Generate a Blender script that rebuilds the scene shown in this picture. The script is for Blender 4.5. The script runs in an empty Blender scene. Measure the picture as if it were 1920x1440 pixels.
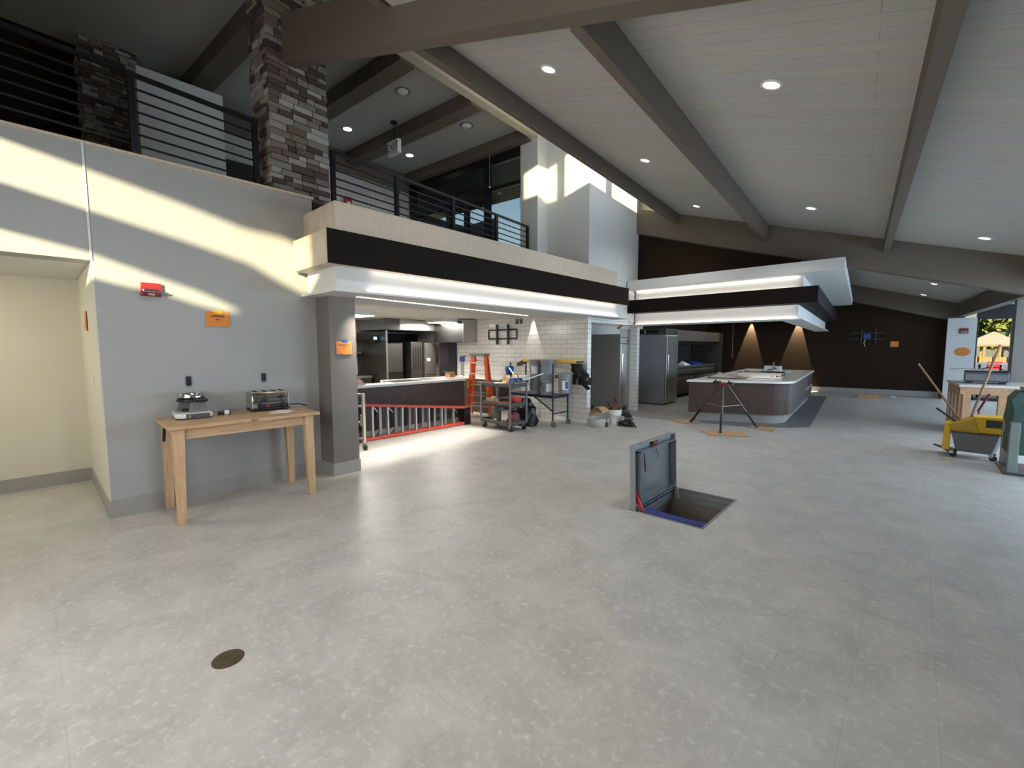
import bpy, math, random
from mathutils import Vector, Matrix
random.seed(7)
SC = bpy.context.scene
COL = SC.collection
R = math.radians
PI = math.pi

# ---------------------------------------------------------------- camera
YAW, PIT, ROL = R(42.5), R(4.756), R(-0.13)
cam_d = bpy.data.cameras.new('camera')
cam_d.sensor_width = 36.0
cam_d.lens = 823.5 / 1920 * 36.0
cam_d.clip_start = 0.05
cam_d.clip_end = 500
cam = bpy.data.objects.new('camera', cam_d)
COL.objects.link(cam)
f0 = Vector((-math.sin(YAW), math.cos(YAW), 0)); r0 = Vector((math.cos(YAW), math.sin(YAW), 0)); u0 = Vector((0, 0, 1))
fw = f0 * math.cos(PIT) - u0 * math.sin(PIT)
up = u0 * math.cos(PIT) + f0 * math.sin(PIT)
rt = r0 * math.cos(ROL) + up * math.sin(ROL)
up = up * math.cos(ROL) - r0 * math.sin(ROL)
M = Matrix((rt, up, -fw)).transposed().to_4x4()
M.translation = Vector((0, 0, 1.5))
cam.matrix_world = M
SC.camera = cam

# ---------------------------------------------------------------- world, sun, exposure
w = bpy.data.worlds.new('world'); SC.world = w; w.use_nodes = True
nt = w.node_tree
sky = nt.nodes.new('ShaderNodeTexSky')
sky.sky_type = 'HOSEK_WILKIE'
sky.sun_direction = Vector((0.7, -0.7, 0.17)).normalized()
sky.turbidity = 2.2
bg = nt.nodes['Background']
bg.inputs['Strength'].default_value = 5.0
nt.links.new(sky.outputs[0], bg.inputs[0])
SC.view_settings.view_transform = 'Standard'
SC.view_settings.look = 'None'
SC.view_settings.exposure = 0.0
SC.view_settings.gamma = 1.0
SC.view_settings.use_curve_mapping = False
SC.cycles.max_bounces = 8
SC.cycles.diffuse_bounces = 5
SC.cycles.sample_clamp_indirect = 6.0
SC.cycles.use_denoising = True

SUND = Vector((-1.0, 1.0, -0.24)).normalized()     # direction the sunlight travels
def light(name, kind, loc, power, color=(1, 1, 1), direction=(0, 0, -1), parent=None, **kw):
    d = bpy.data.lights.new(name, kind); d.energy = power; d.color = color
    for k, v in kw.items(): setattr(d, k, v)
    o = bpy.data.objects.new(name, d); COL.objects.link(o)
    o.location = loc
    o.rotation_euler = Vector(direction).to_track_quat('-Z', 'Y').to_euler()
    if parent is not None: o.parent = parent
    return o
light('sun', 'SUN', (4, -6, 8), 13.0, (1.0, 0.88, 0.54), SUND, angle=0.025)
# area lights added indoors to stand in for daylight from behind and the right
light('rear_fill', 'AREA', (-1.6, -1.5, 1.6), 125, (0.98, 0.98, 1.0), (0, 1, -0.12), shape='RECTANGLE', size=4.4, size_y=1.6)  # unseen fill in front of the solid rear wall
light('daylight_right', 'AREA', (3.55, 11.2, 1.35), 560, (0.58, 0.78, 1.0), (-1, 0.1, -0.25), shape='RECTANGLE', size=12.0, size_y=1.8)
light('daylight_far', 'AREA', (3.25, 17.6, 1.2), 170, (0.58, 0.78, 1.0), (-0.55, -1, -0.3), shape='RECTANGLE', size=.8, size_y=2.0)

light('clerestory_fill', 'AREA', (-3.86, 7.0, 5.25), 30, (0.86, 0.94, 1.0), (-1, 0.25, -0.3), shape='RECTANGLE', size=5.0, size_y=0.8)  # area light added inside the clerestory to brighten the tower

# ---------------------------------------------------------------- helpers
GA = R(4.2)                                          # the roof and the far part of the building are turned by 4.2 degrees
GR = Matrix.Rotation(GA, 4, 'Z')
def roofz(u): return 3.37 - 0.303 * u

def lin(c):
    return tuple(((x / 255.0) / 12.92 if x / 255.0 <= 0.04045 else ((x / 255.0 + 0.055) / 1.055) ** 2.4) for x in c)

def mat(name, col, rough=0.6, metal=0.0, emit=0.0, noise=0.06, nscale=6.0, bump=0.0, bscale=60.0, spec=0.5, alpha=None, coat=0.0):
    m = bpy.data.materials.new(name); m.use_nodes = True
    n = m.node_tree; b = n.nodes['Principled BSDF']
    c = lin(col) if max(col) > 1.0 else col
    b.inputs['Roughness'].default_value = rough
    b.inputs['Metallic'].default_value = metal
    b.inputs['Specular IOR Level'].default_value = spec
    if coat: b.inputs['Coat Weight'].default_value = coat
    if emit > 0:
        b.inputs['Base Color'].default_value = (*c, 1)
        b.inputs['Emission Color'].default_value = (*c, 1)
        b.inputs['Emission Strength'].default_value = emit
        return m
    tc = n.nodes.new('ShaderNodeTexCoord')
    nz = n.nodes.new('ShaderNodeTexNoise'); nz.inputs['Scale'].default_value = nscale; nz.inputs['Detail'].default_value = 4
    n.links.new(tc.outputs['Object'], nz.inputs['Vector'])
    mx = n.nodes.new('ShaderNodeMixRGB')
    mx.inputs[1].default_value = (*[max(0, x * (1 - noise)) for x in c], 1)
    mx.inputs[2].default_value = (*[min(1, x * (1 + noise)) for x in c], 1)
    n.links.new(nz.outputs['Fac'], mx.inputs[0])
    n.links.new(mx.outputs[0], b.inputs['Base Color'])
    if bump:
        nb = n.nodes.new('ShaderNodeTexNoise'); nb.inputs['Scale'].default_value = bscale
        n.links.new(tc.outputs['Object'], nb.inputs['Vector'])
        bp = n.nodes.new('ShaderNodeBump'); bp.inputs['Strength'].default_value = bump; bp.inputs['Distance'].default_value = 0.01
        n.links.new(nb.outputs['Fac'], bp.inputs['Height']); n.links.new(bp.outputs[0], b.inputs['Normal'])
    return m

def grain(name, c1, c2, sc=(1, 1, 1), rough=0.5, scale=8.0, detail=6.0):
    """stretched noise between two colours: wood, laminate, brushed metal"""
    m = bpy.data.materials.new(name); m.use_nodes = True
    n = m.node_tree; b = n.nodes['Principled BSDF']; b.inputs['Roughness'].default_value = rough
    tc = n.nodes.new('ShaderNodeTexCoord'); mp = n.nodes.new('ShaderNodeMapping'); mp.inputs['Scale'].default_value = sc
    nz = n.nodes.new('ShaderNodeTexNoise'); nz.inputs['Scale'].default_value = scale; nz.inputs['Detail'].default_value = detail
    cr = n.nodes.new('ShaderNodeValToRGB')
    cr.color_ramp.elements[0].position = 0.32; cr.color_ramp.elements[0].color = (*lin(c1), 1)
    cr.color_ramp.elements[1].position = 0.68; cr.color_ramp.elements[1].color = (*lin(c2), 1)
    n.links.new(tc.outputs['Object'], mp.inputs[0]); n.links.new(mp.outputs[0], nz.inputs['Vector'])
    n.links.new(nz.outputs['Fac'], cr.inputs[0]); n.links.new(cr.outputs[0], b.inputs['Base Color'])
    return m

def brick(name, axis, c, mortar, bw, bh, ms, rough=0.25, off=0.5, bump=0.3, c2=None, origin=(0, 0)):
    """tiles on a plane; axis picks which object coordinates run along and up the wall"""
    m = bpy.data.materials.new(name); m.use_nodes = True
    n = m.node_tree; b = n.nodes['Principled BSDF']; b.inputs['Roughness'].default_value = rough
    tc = n.nodes.new('ShaderNodeTexCoord'); sp = n.nodes.new('ShaderNodeSeparateXYZ'); cb = n.nodes.new('ShaderNodeCombineXYZ')
    n.links.new(tc.outputs['Object'], sp.inputs[0])
    for i, a in enumerate(axis):
        ad = n.nodes.new('ShaderNodeMath'); ad.operation = 'ADD'; ad.inputs[1].default_value = origin[i]
        n.links.new(sp.outputs['XYZ'.index(a)], ad.inputs[0]); n.links.new(ad.outputs[0], cb.inputs[i])
    br = n.nodes.new('ShaderNodeTexBrick'); br.offset = off
    br.inputs['Scale'].default_value = 1.0; br.inputs['Brick Width'].default_value = bw; br.inputs['Row Height'].default_value = bh
    br.inputs['Mortar Size'].default_value = ms; br.inputs['Mortar Smooth'].default_value = 0.1
    br.inputs['Color1'].default_value = (*lin(c), 1); br.inputs['Color2'].default_value = (*lin(c2 or c), 1); br.inputs['Mortar'].default_value = (*lin(mortar), 1)
    n.links.new(cb.outputs[0], br.inputs['Vector']); n.links.new(br.outputs['Color'], b.inputs['Base Color'])
    bp = n.nodes.new('ShaderNodeBump'); bp.inputs['Strength'].default_value = bump; bp.inputs['Distance'].default_value = 0.003; bp.invert = True
    n.links.new(br.outputs['Fac'], bp.inputs['Height']); n.links.new(bp.outputs[0], b.inputs['Normal'])
    return m

class MB:
    def __init__(s): s.v = []; s.f = []
    def add(s, vs, fs, T=None):
        o = len(s.v)
        for p in vs:
            p = Vector(p)
            s.v.append(T @ p if T is not None else p)
        for f in fs: s.f.append([i + o for i in f])
        return s
    def box(s, x0, x1, y0, y1, z0, z1, T=None):
        vs = [(x, y, z) for z in (z0, z1) for y in (y0, y1) for x in (x0, x1)]
        return s.add(vs, [(0, 2, 3, 1), (4, 5, 7, 6), (0, 1, 5, 4), (2, 6, 7, 3), (0, 4, 6, 2), (1, 3, 7, 5)], T)
    def prism(s, poly, z0, z1, T=None):
        n = len(poly)
        vs = [(p[0], p[1], z0) for p in poly] + [(p[0], p[1], z1) for p in poly]
        fs = [list(range(n))[::-1], list(range(n, 2 * n))] + [(i, (i + 1) % n, n + (i + 1) % n, n + i) for i in range(n)]
        return s.add(vs, fs, T)
    def hull(s, bot, top, T=None):
        n = len(bot)
        fs = [list(range(n))[::-1], list(range(n, 2 * n))] + [(i, (i + 1) % n, n + (i + 1) % n, n + i) for i in range(n)]
        return s.add(list(bot) + list(top), fs, T)
    def tube(s, pts, r, n=8, T=None):
        pts = [Vector(p) for p in pts]; rings = []
        for i, p in enumerate(pts):
            d = (pts[min(i + 1, len(pts) - 1)] - pts[max(i - 1, 0)]).normalized()
            a = d.cross(Vector((0, 0, 1)))
            if a.length < 0.05: a = d.cross(Vector((0, 1, 0)))
            a.normalize(); b = d.cross(a)
            rr = r[i] if isinstance(r, (list, tuple)) else r
            rings.append([p + a * rr * math.cos(2 * PI * k / n) + b * rr * math.sin(2 * PI * k / n) for k in range(n)])
        vs = [q for g in rings for q in g]; fs = []
        for i in range(len(pts) - 1):
            for k in range(n):
                fs.append((i * n + k, i * n + (k + 1) % n, (i + 1) * n + (k + 1) % n, (i + 1) * n + k))
        fs.append(list(range(n))[::-1]); fs.append([len(vs) - n + k for k in range(n)])
        return s.add(vs, fs, T)
    def bar(s, a, b, wx, wz, T=None):
        """rectangular bar from a to b, wx wide sideways and wz thick"""
        a = Vector(a); b = Vector(b); d = (b - a).normalized()
        q = d.cross(Vector((0, 0, 1)))
        if q.length < 0.05: q = Vector((1, 0, 0))
        q.normalize(); t = q.cross(d).normalized()
        c = [q * (sx * wx / 2) + t * (sz * wz / 2) for sx, sz in ((-1, -1), (1, -1), (1, 1), (-1, 1))]
        return s.hull([a + x for x in c], [b + x for x in c], T)
    def lathe(s, prof, c=(0, 0, 0), n=24, T=None, sx=1.0, sy=1.0):
        vs = []; fs = []
        for (r, z) in prof:
            for k in range(n):
                vs.append((c[0] + r * sx * math.cos(2 * PI * k / n), c[1] + r * sy * math.sin(2 * PI * k / n), c[2] + z))
        m = len(prof)
        for i in range(m - 1):
            for k in range(n): fs.append((i * n + k, i * n + (k + 1) % n, (i + 1) * n + (k + 1) % n, (i + 1) * n + k))
        fs.append(list(range(n))[::-1]); fs.append([(m - 1) * n + k for k in range(n)])
        return s.add(vs, fs, T)
    def build(s, name, m, parent=None, bevel=0.0, smooth=False, seg=2, sub=0):
        me = bpy.data.meshes.new(name)
        me.from_pydata([tuple(p) for p in s.v], [], s.f)
        me.update()
        import bmesh
        b = bmesh.new(); b.from_mesh(me); bmesh.ops.recalc_face_normals(b, faces=b.faces); b.to_mesh(me); b.free()
        if m is not None: me.materials.append(m)
        if smooth:
            for p in me.polygons: p.use_smooth = True
        o = bpy.data.objects.new(name, me); COL.objects.link(o)
        if smooth: 
            try: me.set_sharp_from_angle(angle=R(40))
            except Exception: pass
        if bevel:
            md = o.modifiers.new('bevel', 'BEVEL'); md.width = bevel; md.segments = seg; md.limit_method = 'ANGLE'; md.angle_limit = R(40)
        if sub:
            md = o.modifiers.new('sub', 'SUBSURF'); md.levels = sub; md.render_levels = sub
        if parent is not None: o.parent = parent
        return o

def struct(name, mb, m, T=None, **k):
    o = mb.build(name, m, **k); o['kind'] = 'structure'
    if T is not None: o.matrix_world = T
    return o
def thing(name, label, cat, loc=(0, 0, 0), rz=0.0, group=None):
    o = bpy.data.objects.new(name, None); COL.objects.link(o); o.empty_display_size = 0.1
    o.location = loc; o.rotation_euler = (0, 0, rz); o['label'] = label; o['category'] = cat
    if group: o['group'] = group
    return o
def tag(o, label, cat, group=None, kind=None):
    o['label'] = label; o['category'] = cat
    if group: o['group'] = group
    if kind: o['kind'] = kind
    return o
def copy_tree(o, parent=None):
    c = o.copy(); COL.objects.link(c)
    if parent is not None: c.parent = parent
    for ch in list(o.children): copy_tree(ch, c)
    return c
def text(name, s, size, m, parent, loc, rot, extrude=0.0008, align='CENTER', xs=1.0):
    cu = bpy.data.curves.new(name, 'FONT'); cu.body = s; cu.size = size; cu.extrude = extrude; cu.align_x = align; cu.align_y = 'CENTER'
    t = bpy.data.objects.new(name + '_curve', cu); COL.objects.link(t)
    dg = bpy.context.evaluated_depsgraph_get()
    me = bpy.data.meshes.new_from_object(t.evaluated_get(dg))
    bpy.data.objects.remove(t)
    me.materials.clear(); me.materials.append(m)
    o = bpy.data.objects.new(name, me); COL.objects.link(o)
    o.location = loc; o.rotation_euler = rot; o.scale = (xs, 1, 1)
    if parent is not None: o.parent = parent
    return o

# ---------------------------------------------------------------- materials
def floor_mat(name, c1, c2, c3, seam, rough, bw, bh, ms, off=0.5):
    m = bpy.data.materials.new(name); m.use_nodes = True
    n = m.node_tree; b = n.nodes['Principled BSDF']; b.inputs['Roughness'].default_value = rough
    tc = n.nodes.new('ShaderNodeTexCoord')
    mp = n.nodes.new('ShaderNodeMapping'); mp.inputs['Rotation'].default_value = (0, 0, R(0)); mp.inputs['Scale'].default_value = (1, 1, 1)
    n.links.new(tc.outputs['Object'], mp.inputs[0])
    n1 = n.nodes.new('ShaderNodeTexNoise'); n1.inputs['Scale'].default_value = 3.2; n1.inputs['Detail'].default_value = 9; n1.inputs['Roughness'].default_value = 0.62; n1.inputs['Distortion'].default_value = 0.7
    n2 = n.nodes.new('ShaderNodeTexNoise'); n2.inputs['Scale'].default_value = 24.0; n2.inputs['Detail'].default_value = 8; n2.inputs['Roughness'].default_value = 0.7; n2.inputs['Distortion'].default_value = 0.35
    n.links.new(mp.outputs[0], n1.inputs['Vector']); n.links.new(mp.outputs[0], n2.inputs['Vector'])
    r1 = n.nodes.new('ShaderNodeValToRGB'); r1.color_ramp.elements[0].position = 0.36; r1.color_ramp.elements[1].position = 0.66
    r1.color_ramp.elements[0].color = (*lin(c1), 1); r1.color_ramp.elements[1].color = (*lin(c2), 1)
    n.links.new(n1.outputs['Fac'], r1.inputs[0])
    r2 = n.nodes.new('ShaderNodeValToRGB'); r2.color_ramp.elements[0].position = 0.53; r2.color_ramp.elements[1].position = 0.68
    r2.color_ramp.elements[0].color = (0, 0, 0, 1); r2.color_ramp.elements[1].color = (0.6, 0.6, 0.6, 1)
    n.links.new(n2.outputs['Fac'], r2.inputs[0])
    mx = n.nodes.new('ShaderNodeMixRGB'); mx.inputs[2].default_value = (*lin(c3), 1)
    n.links.new(r2.outputs[0], mx.inputs[0]); n.links.new(r1.outputs[0], mx.inputs[1])
    # fine pale veins
    n3 = n.nodes.new('ShaderNodeTexNoise'); n3.inputs['Scale'].default_value = 1.3; n3.inputs['Detail'].default_value = 5; n3.inputs['Distortion'].default_value = 1.6
    n.links.new(mp.outputs[0], n3.inputs['Vector'])
    r3 = n.nodes.new('ShaderNodeValToRGB'); e = r3.color_ramp.elements
    e[0].position = 0.488; e[0].color = (0, 0, 0, 1); e[1].position = 0.5; e[1].color = (0.14, 0.14, 0.14, 1)
    q = e.new(0.508); q.color = (0, 0, 0, 1)
    n.links.new(n3.outputs['Fac'], r3.inputs[0])
    mv = n.nodes.new('ShaderNodeMixRGB'); mv.inputs[2].default_value = (*lin(c3), 1)
    n.links.new(r3.outputs[0], mv.inputs[0]); n.links.new(mx.outputs[0], mv.inputs[1])
    # seams between the tiles, running along y
    sp = n.nodes.new('ShaderNodeSeparateXYZ'); cb = n.nodes.new('ShaderNodeCombineXYZ')
    n.links.new(tc.outputs['Object'], sp.inputs[0])
    ax = n.nodes.new('ShaderNodeMath'); ax.operation = 'ADD'; ax.inputs[1].default_value = 0.99 + 10 * bh
    n.links.new(sp.outputs[0], ax.inputs[0]); n.links.new(ax.outputs[0], cb.inputs[1]); n.links.new(sp.outputs[1], cb.inputs[0])
    br = n.nodes.new('ShaderNodeTexBrick'); br.offset = off; br.inputs['Scale'].default_value = 1
    br.inputs['Brick Width'].default_value = bw; br.inputs['Row Height'].default_value = bh; br.inputs['Mortar Size'].default_value = ms
    br.inputs['Mortar Smooth'].default_value = 0.0
    br.inputs['Color1'].default_value = (0, 0, 0, 1); br.inputs['Color2'].default_value = (0, 0, 0, 1); br.inputs['Mortar'].default_value = (0.4, 0.4, 0.4, 1)
    n.links.new(cb.outputs[0], br.inputs['Vector'])
    m3 = n.nodes.new('ShaderNodeMixRGB'); m3.inputs[2].default_value = (*lin(seam), 1)
    n.links.new(br.outputs['Color'], m3.inputs[0]); n.links.new(mv.outputs[0], m3.inputs[1])
    n.links.new(m3.outputs[0], b.inputs['Base Color'])
    bp = n.nodes.new('ShaderNodeBump'); bp.inputs['Strength'].default_value = 0.12; bp.inputs['Distance'].default_value = 0.004
    n.links.new(n2.outputs['Fac'], bp.inputs['Height']); n.links.new(bp.outputs[0], b.inputs['Normal'])
    return m

def plank_mat(name, col, gap):
    m = bpy.data.materials.new(name); m.use_nodes = True
    n = m.node_tree; b = n.nodes['Principled BSDF']; b.inputs['Roughness'].default_value = 0.55
    tc = n.nodes.new('ShaderNodeTexCoord')
    br = n.nodes.new('ShaderNodeTexBrick'); br.offset = 0.37; br.inputs['Scale'].default_value = 1
    br.inputs['Brick Width'].default_value = 7.0; br.inputs['Row Height'].default_value = 0.14; br.inputs['Mortar Size'].default_value = 0.0025
    br.inputs['Mortar Smooth'].default_value = 0.6
    br.inputs['Color1'].default_value = (*lin(col), 1); br.inputs['Color2'].default_value = (*[x * 0.94 for x in lin(col)], 1); br.inputs['Mortar'].default_value = (*lin(gap), 1)
    n.links.new(tc.outputs['Object'], br.inputs['Vector'])
    nz = n.nodes.new('ShaderNodeTexNoise'); nz.inputs['Scale'].default_value = 2.0; nz.inputs['Detail'].default_value = 6
    mp = n.nodes.new('ShaderNodeMapping'); mp.inputs['Scale'].default_value = (0.6, 6, 1)
    n.links.new(tc.outputs['Object'], mp.inputs[0]); n.links.new(mp.outputs[0], nz.inputs['Vector'])
    mx = n.nodes.new('ShaderNodeMixRGB'); mx.blend_type = 'MULTIPLY'; mx.inputs[0].default_value = 0.22
    n.links.new(br.outputs['Color'], mx.inputs[1]); n.links.new(nz.outputs['Color'], mx.inputs[2]); n.links.new(mx.outputs[0], b.inputs['Base Color'])
    return m

MT = dict(
    floor=floor_mat('vinyl floor', (164, 160, 153), (182, 178, 171), (208, 205, 199), (128, 124, 118), 0.42, 2.2, 0.285, 0.0012),
    floor_dark=floor_mat('dark kitchen floor', (96, 98, 102), (112, 113, 115), (126, 127, 129), (80, 80, 82), 0.5, 0.6, 0.3, 0.002),
    floor_kit=floor_mat('kitchen quarry floor', (128, 122, 112), (146, 140, 130), (160, 154, 146), (95, 92, 88), 0.45, 0.3, 0.3, 0.003),
    wall=mat('warm grey wall paint', (160, 160, 157), 0.62, noise=0.015, nscale=1.5, bump=0.05, bscale=220),
    white=mat('white wall paint', (212, 212, 208), 0.6, noise=0.015, nscale=1.5, bump=0.04, bscale=220),
    cream=mat('cream corridor paint', (205, 200, 184), 0.6, noise=0.015, nscale=1.5, bump=0.05, bscale=220),
    base=mat('grey rubber baseboard', (150, 148, 142), 0.5, noise=0.03),
    taupe=mat('taupe column paint', (116, 109, 101), 0.55, noise=0.02),
    brown=mat('dark brown wall paint', (46, 35, 25), 0.8, spec=0.12, noise=0.03, nscale=2, bump=0.04, bscale=200),
    fascia=mat('dark brown laminate', (24, 18, 14), 0.6, spec=0.1, noise=0.05),
    beam=mat('taupe beam paint', (106, 96, 85), 0.7, spec=0.2, noise=0.05, nscale=3),
    ceil=plank_mat('pale plank ceiling', (194, 190, 182), (138, 133, 125)),
    ceil2=mat('mezzanine ceiling paint', (176, 174, 168), 0.7, noise=0.03, nscale=2),
    ash=grain('pale ash laminate', (186, 170, 150), (206, 192, 172), (1, 18, 0.9), 0.5, 6.0),
    walnut=grain('dark walnut laminate', (48, 34, 27), (78, 57, 45), (22, 22, 0.8), 0.55, 5.0),
    maple=grain('maple butcher wood', (180, 144, 106), (200, 168, 130), (14, 14, 1.2), 0.5, 4.0),
    mapletop=grain('maple table top wood', (176, 138, 100), (200, 166, 128), (14, 1.2, 14), 0.45, 4.0),
    tile=brick('white tile facing front', 'XZ', (226, 226, 221), (128, 128, 124), 0.28, 0.098, 0.003, 0.18),
    tiley=brick('white tile facing side', 'YZ', (226, 226, 221), (128, 128, 124), 0.28, 0.098, 0.003, 0.18),
    tilem=brick('white painted brick', 'YZ', (196, 194, 188), (140, 138, 132), 0.27, 0.095, 0.004, 0.5),
    stonetop=mat('white stone worktop', (226, 224, 217), 0.25, noise=0.05, nscale=30),
    steel=mat('stainless steel', (176, 174, 170), 0.3, 0.9, noise=0.04),
    steeld=mat('dull dark steel', (92, 90, 84), 0.38, 0.8, noise=0.06),
    chrome=mat('polished chrome', (210, 210, 210), 0.12, 1.0, noise=0.02),
    alu=mat('ladder aluminium', (186, 186, 182), 0.4, 0.7, noise=0.05),
    black=mat('black plastic', (22, 22, 23), 0.45, noise=0.1),
    blackm=mat('black painted metal', (30, 30, 34), 0.4, 0.3, noise=0.1),
    rubber=mat('black rubber', (26, 26, 26), 0.7),
    grey=mat('grey plastic', (108, 108, 110), 0.5, noise=0.05),
    greyd=mat('dark grey plastic', (70, 71, 73), 0.5, noise=0.06),
    bucketg=mat('bucket grey plastic', (128, 133, 140), 0.42, noise=0.04),
    lampoff=mat('white light diffuser', (235, 235, 230), 0.4, noise=0.0),
    lens=mat('glowing lens', (1.0, 0.97, 0.92), emit=9.0),
    led=mat('glowing led strip', (1.0, 0.93, 0.84), emit=7.0),
    panel=mat('glowing light panel', (1.0, 0.96, 0.88), emit=4.5),
    trimw=mat('white trim metal', (214, 214, 210), 0.4),
    orange=mat('orange fibreglass', (222, 84, 34), 0.42, noise=0.06),
    redor=mat('faded red orange fibreglass', (198, 78, 58), 0.45, noise=0.08),
    opaper=mat('orange paper', (210, 128, 52), 0.7, noise=0.03),
    yellow=mat('yellow plastic', (226, 182, 36), 0.45, noise=0.05),
    yellowd=mat('dirty yellow plastic', (190, 152, 30), 0.5, noise=0.15, nscale=12),
    blue=mat('blue plastic', (28, 66, 142), 0.42, noise=0.06),
    bluetape=mat('blue tape', (40, 84, 150), 0.6),
    red=mat('red plastic', (190, 30, 34), 0.4, noise=0.06),
    redd=mat('dark red metal', (110, 30, 26), 0.5, noise=0.15, nscale=14),
    paper=mat('white paper', (226, 226, 224), 0.7, noise=0.03),
    card=mat('brown cardboard', (176, 138, 98), 0.8, noise=0.08, nscale=9),
    ink=mat('black ink', (24, 20, 18), 0.8),
    whitep=mat('white plastic', (224, 224, 220), 0.4),
    dark=mat('near black interior', (16, 16, 17), 0.6),
    conc=mat('stained concrete', (118, 110, 98), 0.9, noise=0.35, nscale=5, bump=0.3, bscale=30),
    green=mat('dark green fabric', (62, 84, 74), 0.85, noise=0.25, nscale=18, bump=0.3, bscale=60),
    tan=mat('tan burlap', (150, 122, 86), 0.9, noise=0.2, nscale=20),
    oak=grain('raw timber', (150, 112, 78), (182, 144, 104), (3, 3, 12), 0.7, 5.0),
    wooddk=grain('brown broom handle wood', (112, 84, 58), (142, 110, 78), (2, 2, 9), 0.6, 5.0),
)
# ================================================================ SETTING
from mathutils.geometry import tessellate_polygon
def holed(name, outer, holes, f3, depth, m):
    """wall sheet with openings: outer and holes are 2-D outlines, f3 maps (a, b, d) to 3-D"""
    loops = [[Vector((a, b, 0)) for a, b in outer]] + [[Vector((a, b, 0)) for a, b in h] for h in holes]
    flat = [p for l in loops for p in l]
    tris = tessellate_polygon(loops)
    n = len(flat); mb = MB()
    mb.v = [Vector(f3(p.x, p.y, 0)) for p in flat] + [Vector(f3(p.x, p.y, depth)) for p in flat]
    mb.f = [list(t) for t in tris] + [[i + n for i in t][::-1] for t in tris]
    o = 0
    for l in loops:
        k = len(l)
        for i in range(k): mb.f.append([o + i, o + (i + 1) % k, n + o + (i + 1) % k, n + o + i])
        o += k
    return struct(name, mb, m)

HX0, HX1, HY0, HY1 = -1.86, -1.23, 3.665, 4.57
mb = MB()
for x0, x1, y0, y1 in ((-12, HX0, -3.5, 22), (HX1, 6, -3.5, 22), (HX0, HX1, -3.5, HY0), (HX0, HX1, HY1, 22)):
    mb.box(x0, x1, y0, y1, -0.1, 0)
struct('floor', mb, MT['floor'])
struct('floor', MB().prism([(-4.55, 8.78), (-3.85, 8.76), (-3.1, 8.9), (-3.5, 10.2), (-4.0, 18), (-6.2, 18), (-6.2, 8.78)], 0.0005, 0.003), MT['floor_kit'])
struct('floor', MB().prism([(-3.1, 8.9), (-2.3, 9.02), (-1.65, 9.42), (-1.38, 9.75), (-1.9, 16.2), (-3.9, 16.3), (-3.5, 10.2)], 0.0005, 0.003), MT['floor_dark'])

# left wall, its header, the corridor recess
mb = MB().prism([(-5.2, 0.4), (-5.268, 2.31), (-5.45, 2.31), (-5.45, 0.4)], 0, 3.2)
mb.box(-5.45, -5.2, -2.5, 0.399, 2.245, 3.2)
mb.prism([(-5.268, 2.311), (-5.268, 8.0), (-5.45, 8.0), (-5.45, 2.311)], 2.25, 3.0)
struct('wall_left', mb, MT['wall'])
mb = MB().box(-5.4535, -5.205, 0.392, 0.4, 0, 2.245).box(-6.88, -5.2, 0.401, 0.5, 0, 2.245)
struct('wall_corridor_side', MB().box(-6.88, -5.206, 0.388, 0.4, 0, 2.244), MT['cream'])
struct('wall_corridor', MB().box(-7.0, -6.88, -3.3, 0.5, 0, 2.4), MT['cream'])
struct('ceiling', MB().box(-7.0, -5.45, -3.3, 0.4, 2.25, 2.33), MT['white'])
struct('trim_1', MB().box(-5.45, -5.188, -2.4, 2.3, 3.2, 3.222), MT['ash'])
struct('trim_2', MB().box(-5.205, -5.192, 0.385, 0.4, 2.245, 3.2), MT['white'])
mb = MB().prism([(-5.19, 0.38), (-5.26, 2.305), (-5.285, 2.305), (-5.215, 0.4)], 0, 0.145)
mb.box(-6.87, -5.19, 0.376, 0.388, 0, 0.145).box(-6.88, -6.866, -2.4, 0.38, 0, 0.145)
struct('baseboard_left', mb, MT['base'])
# column at the end of the left wall
struct('wall_column', MB().box(-5.27, -4.94, 2.31, 2.63, 0, 2.09), MT['taupe'])
struct('baseboard_column', MB().box(-5.275, -4.93, 2.30, 2.64, 0, 0.148), MT['base'])

# mezzanine slab, ash band, dark fascia, cove and shelf over the kitchen opening
struct('floor_mezzanine', MB().box(-10.3, -5.45, -2.5, 7.5, 2.62, 2.95), MT['white'])
ba = struct('trim_3', MB().box(-5.2685, -4.497, 2.204, 8.04, 2.70, 3.015), MT['ash'])
fa = struct('trim_4', MB().box(-5.2, -4.38, 2.058, 8.29, 2.353, 2.69), MT['ash'])
struct('trim_5', MB().box(-4.38, -4.368, 2.056, 8.292, 2.35, 2.692), MT['fascia'])
struct('trim_6', MB().box(-5.2, -4.5, 2.20, 8.30, 2.112, 2.353), MT['white'])
struct('trim_7', MB().box(-5.5, -4.44, 2.15, 8.5, 2.088, 2.112), MT['white'])
# kitchen ceiling of square tiles, back, side and tiled end wall
struct('ceiling_kitchen', MB().box(-10.3, -5.35, 2.31, 7.3, 2.18, 2.24),
       brick('acoustic ceiling tiles', 'XY', (206, 203, 194), (170, 166, 158), 0.6, 0.6, 0.008, 0.8, off=0.0, bump=0.2))
struct('wall_kitchen_back', MB().box(-10.4, -10.3, 2.31, 7.4, 0, 2.62), MT['tiley'])
struct('wall_kitchen_side', MB().box(-10.3, -5.45, 2.2, 2.31, 0, 2.62), MT['white'])
struct('wall_kitchen_end', MB().box(-10.3, -4.7, 7.3, 7.42, 0, 2.088), MT['tile'])
struct('wall_kitchen_end', MB().box(-10.3, -5.35, 7.3, 7.42, 2.088, 2.6), MT['tile'])
struct('wall_pier', MB().box(-4.715, -4.695, 7.296, 7.424, 0, 2.088), MT['tiley'])
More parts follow.
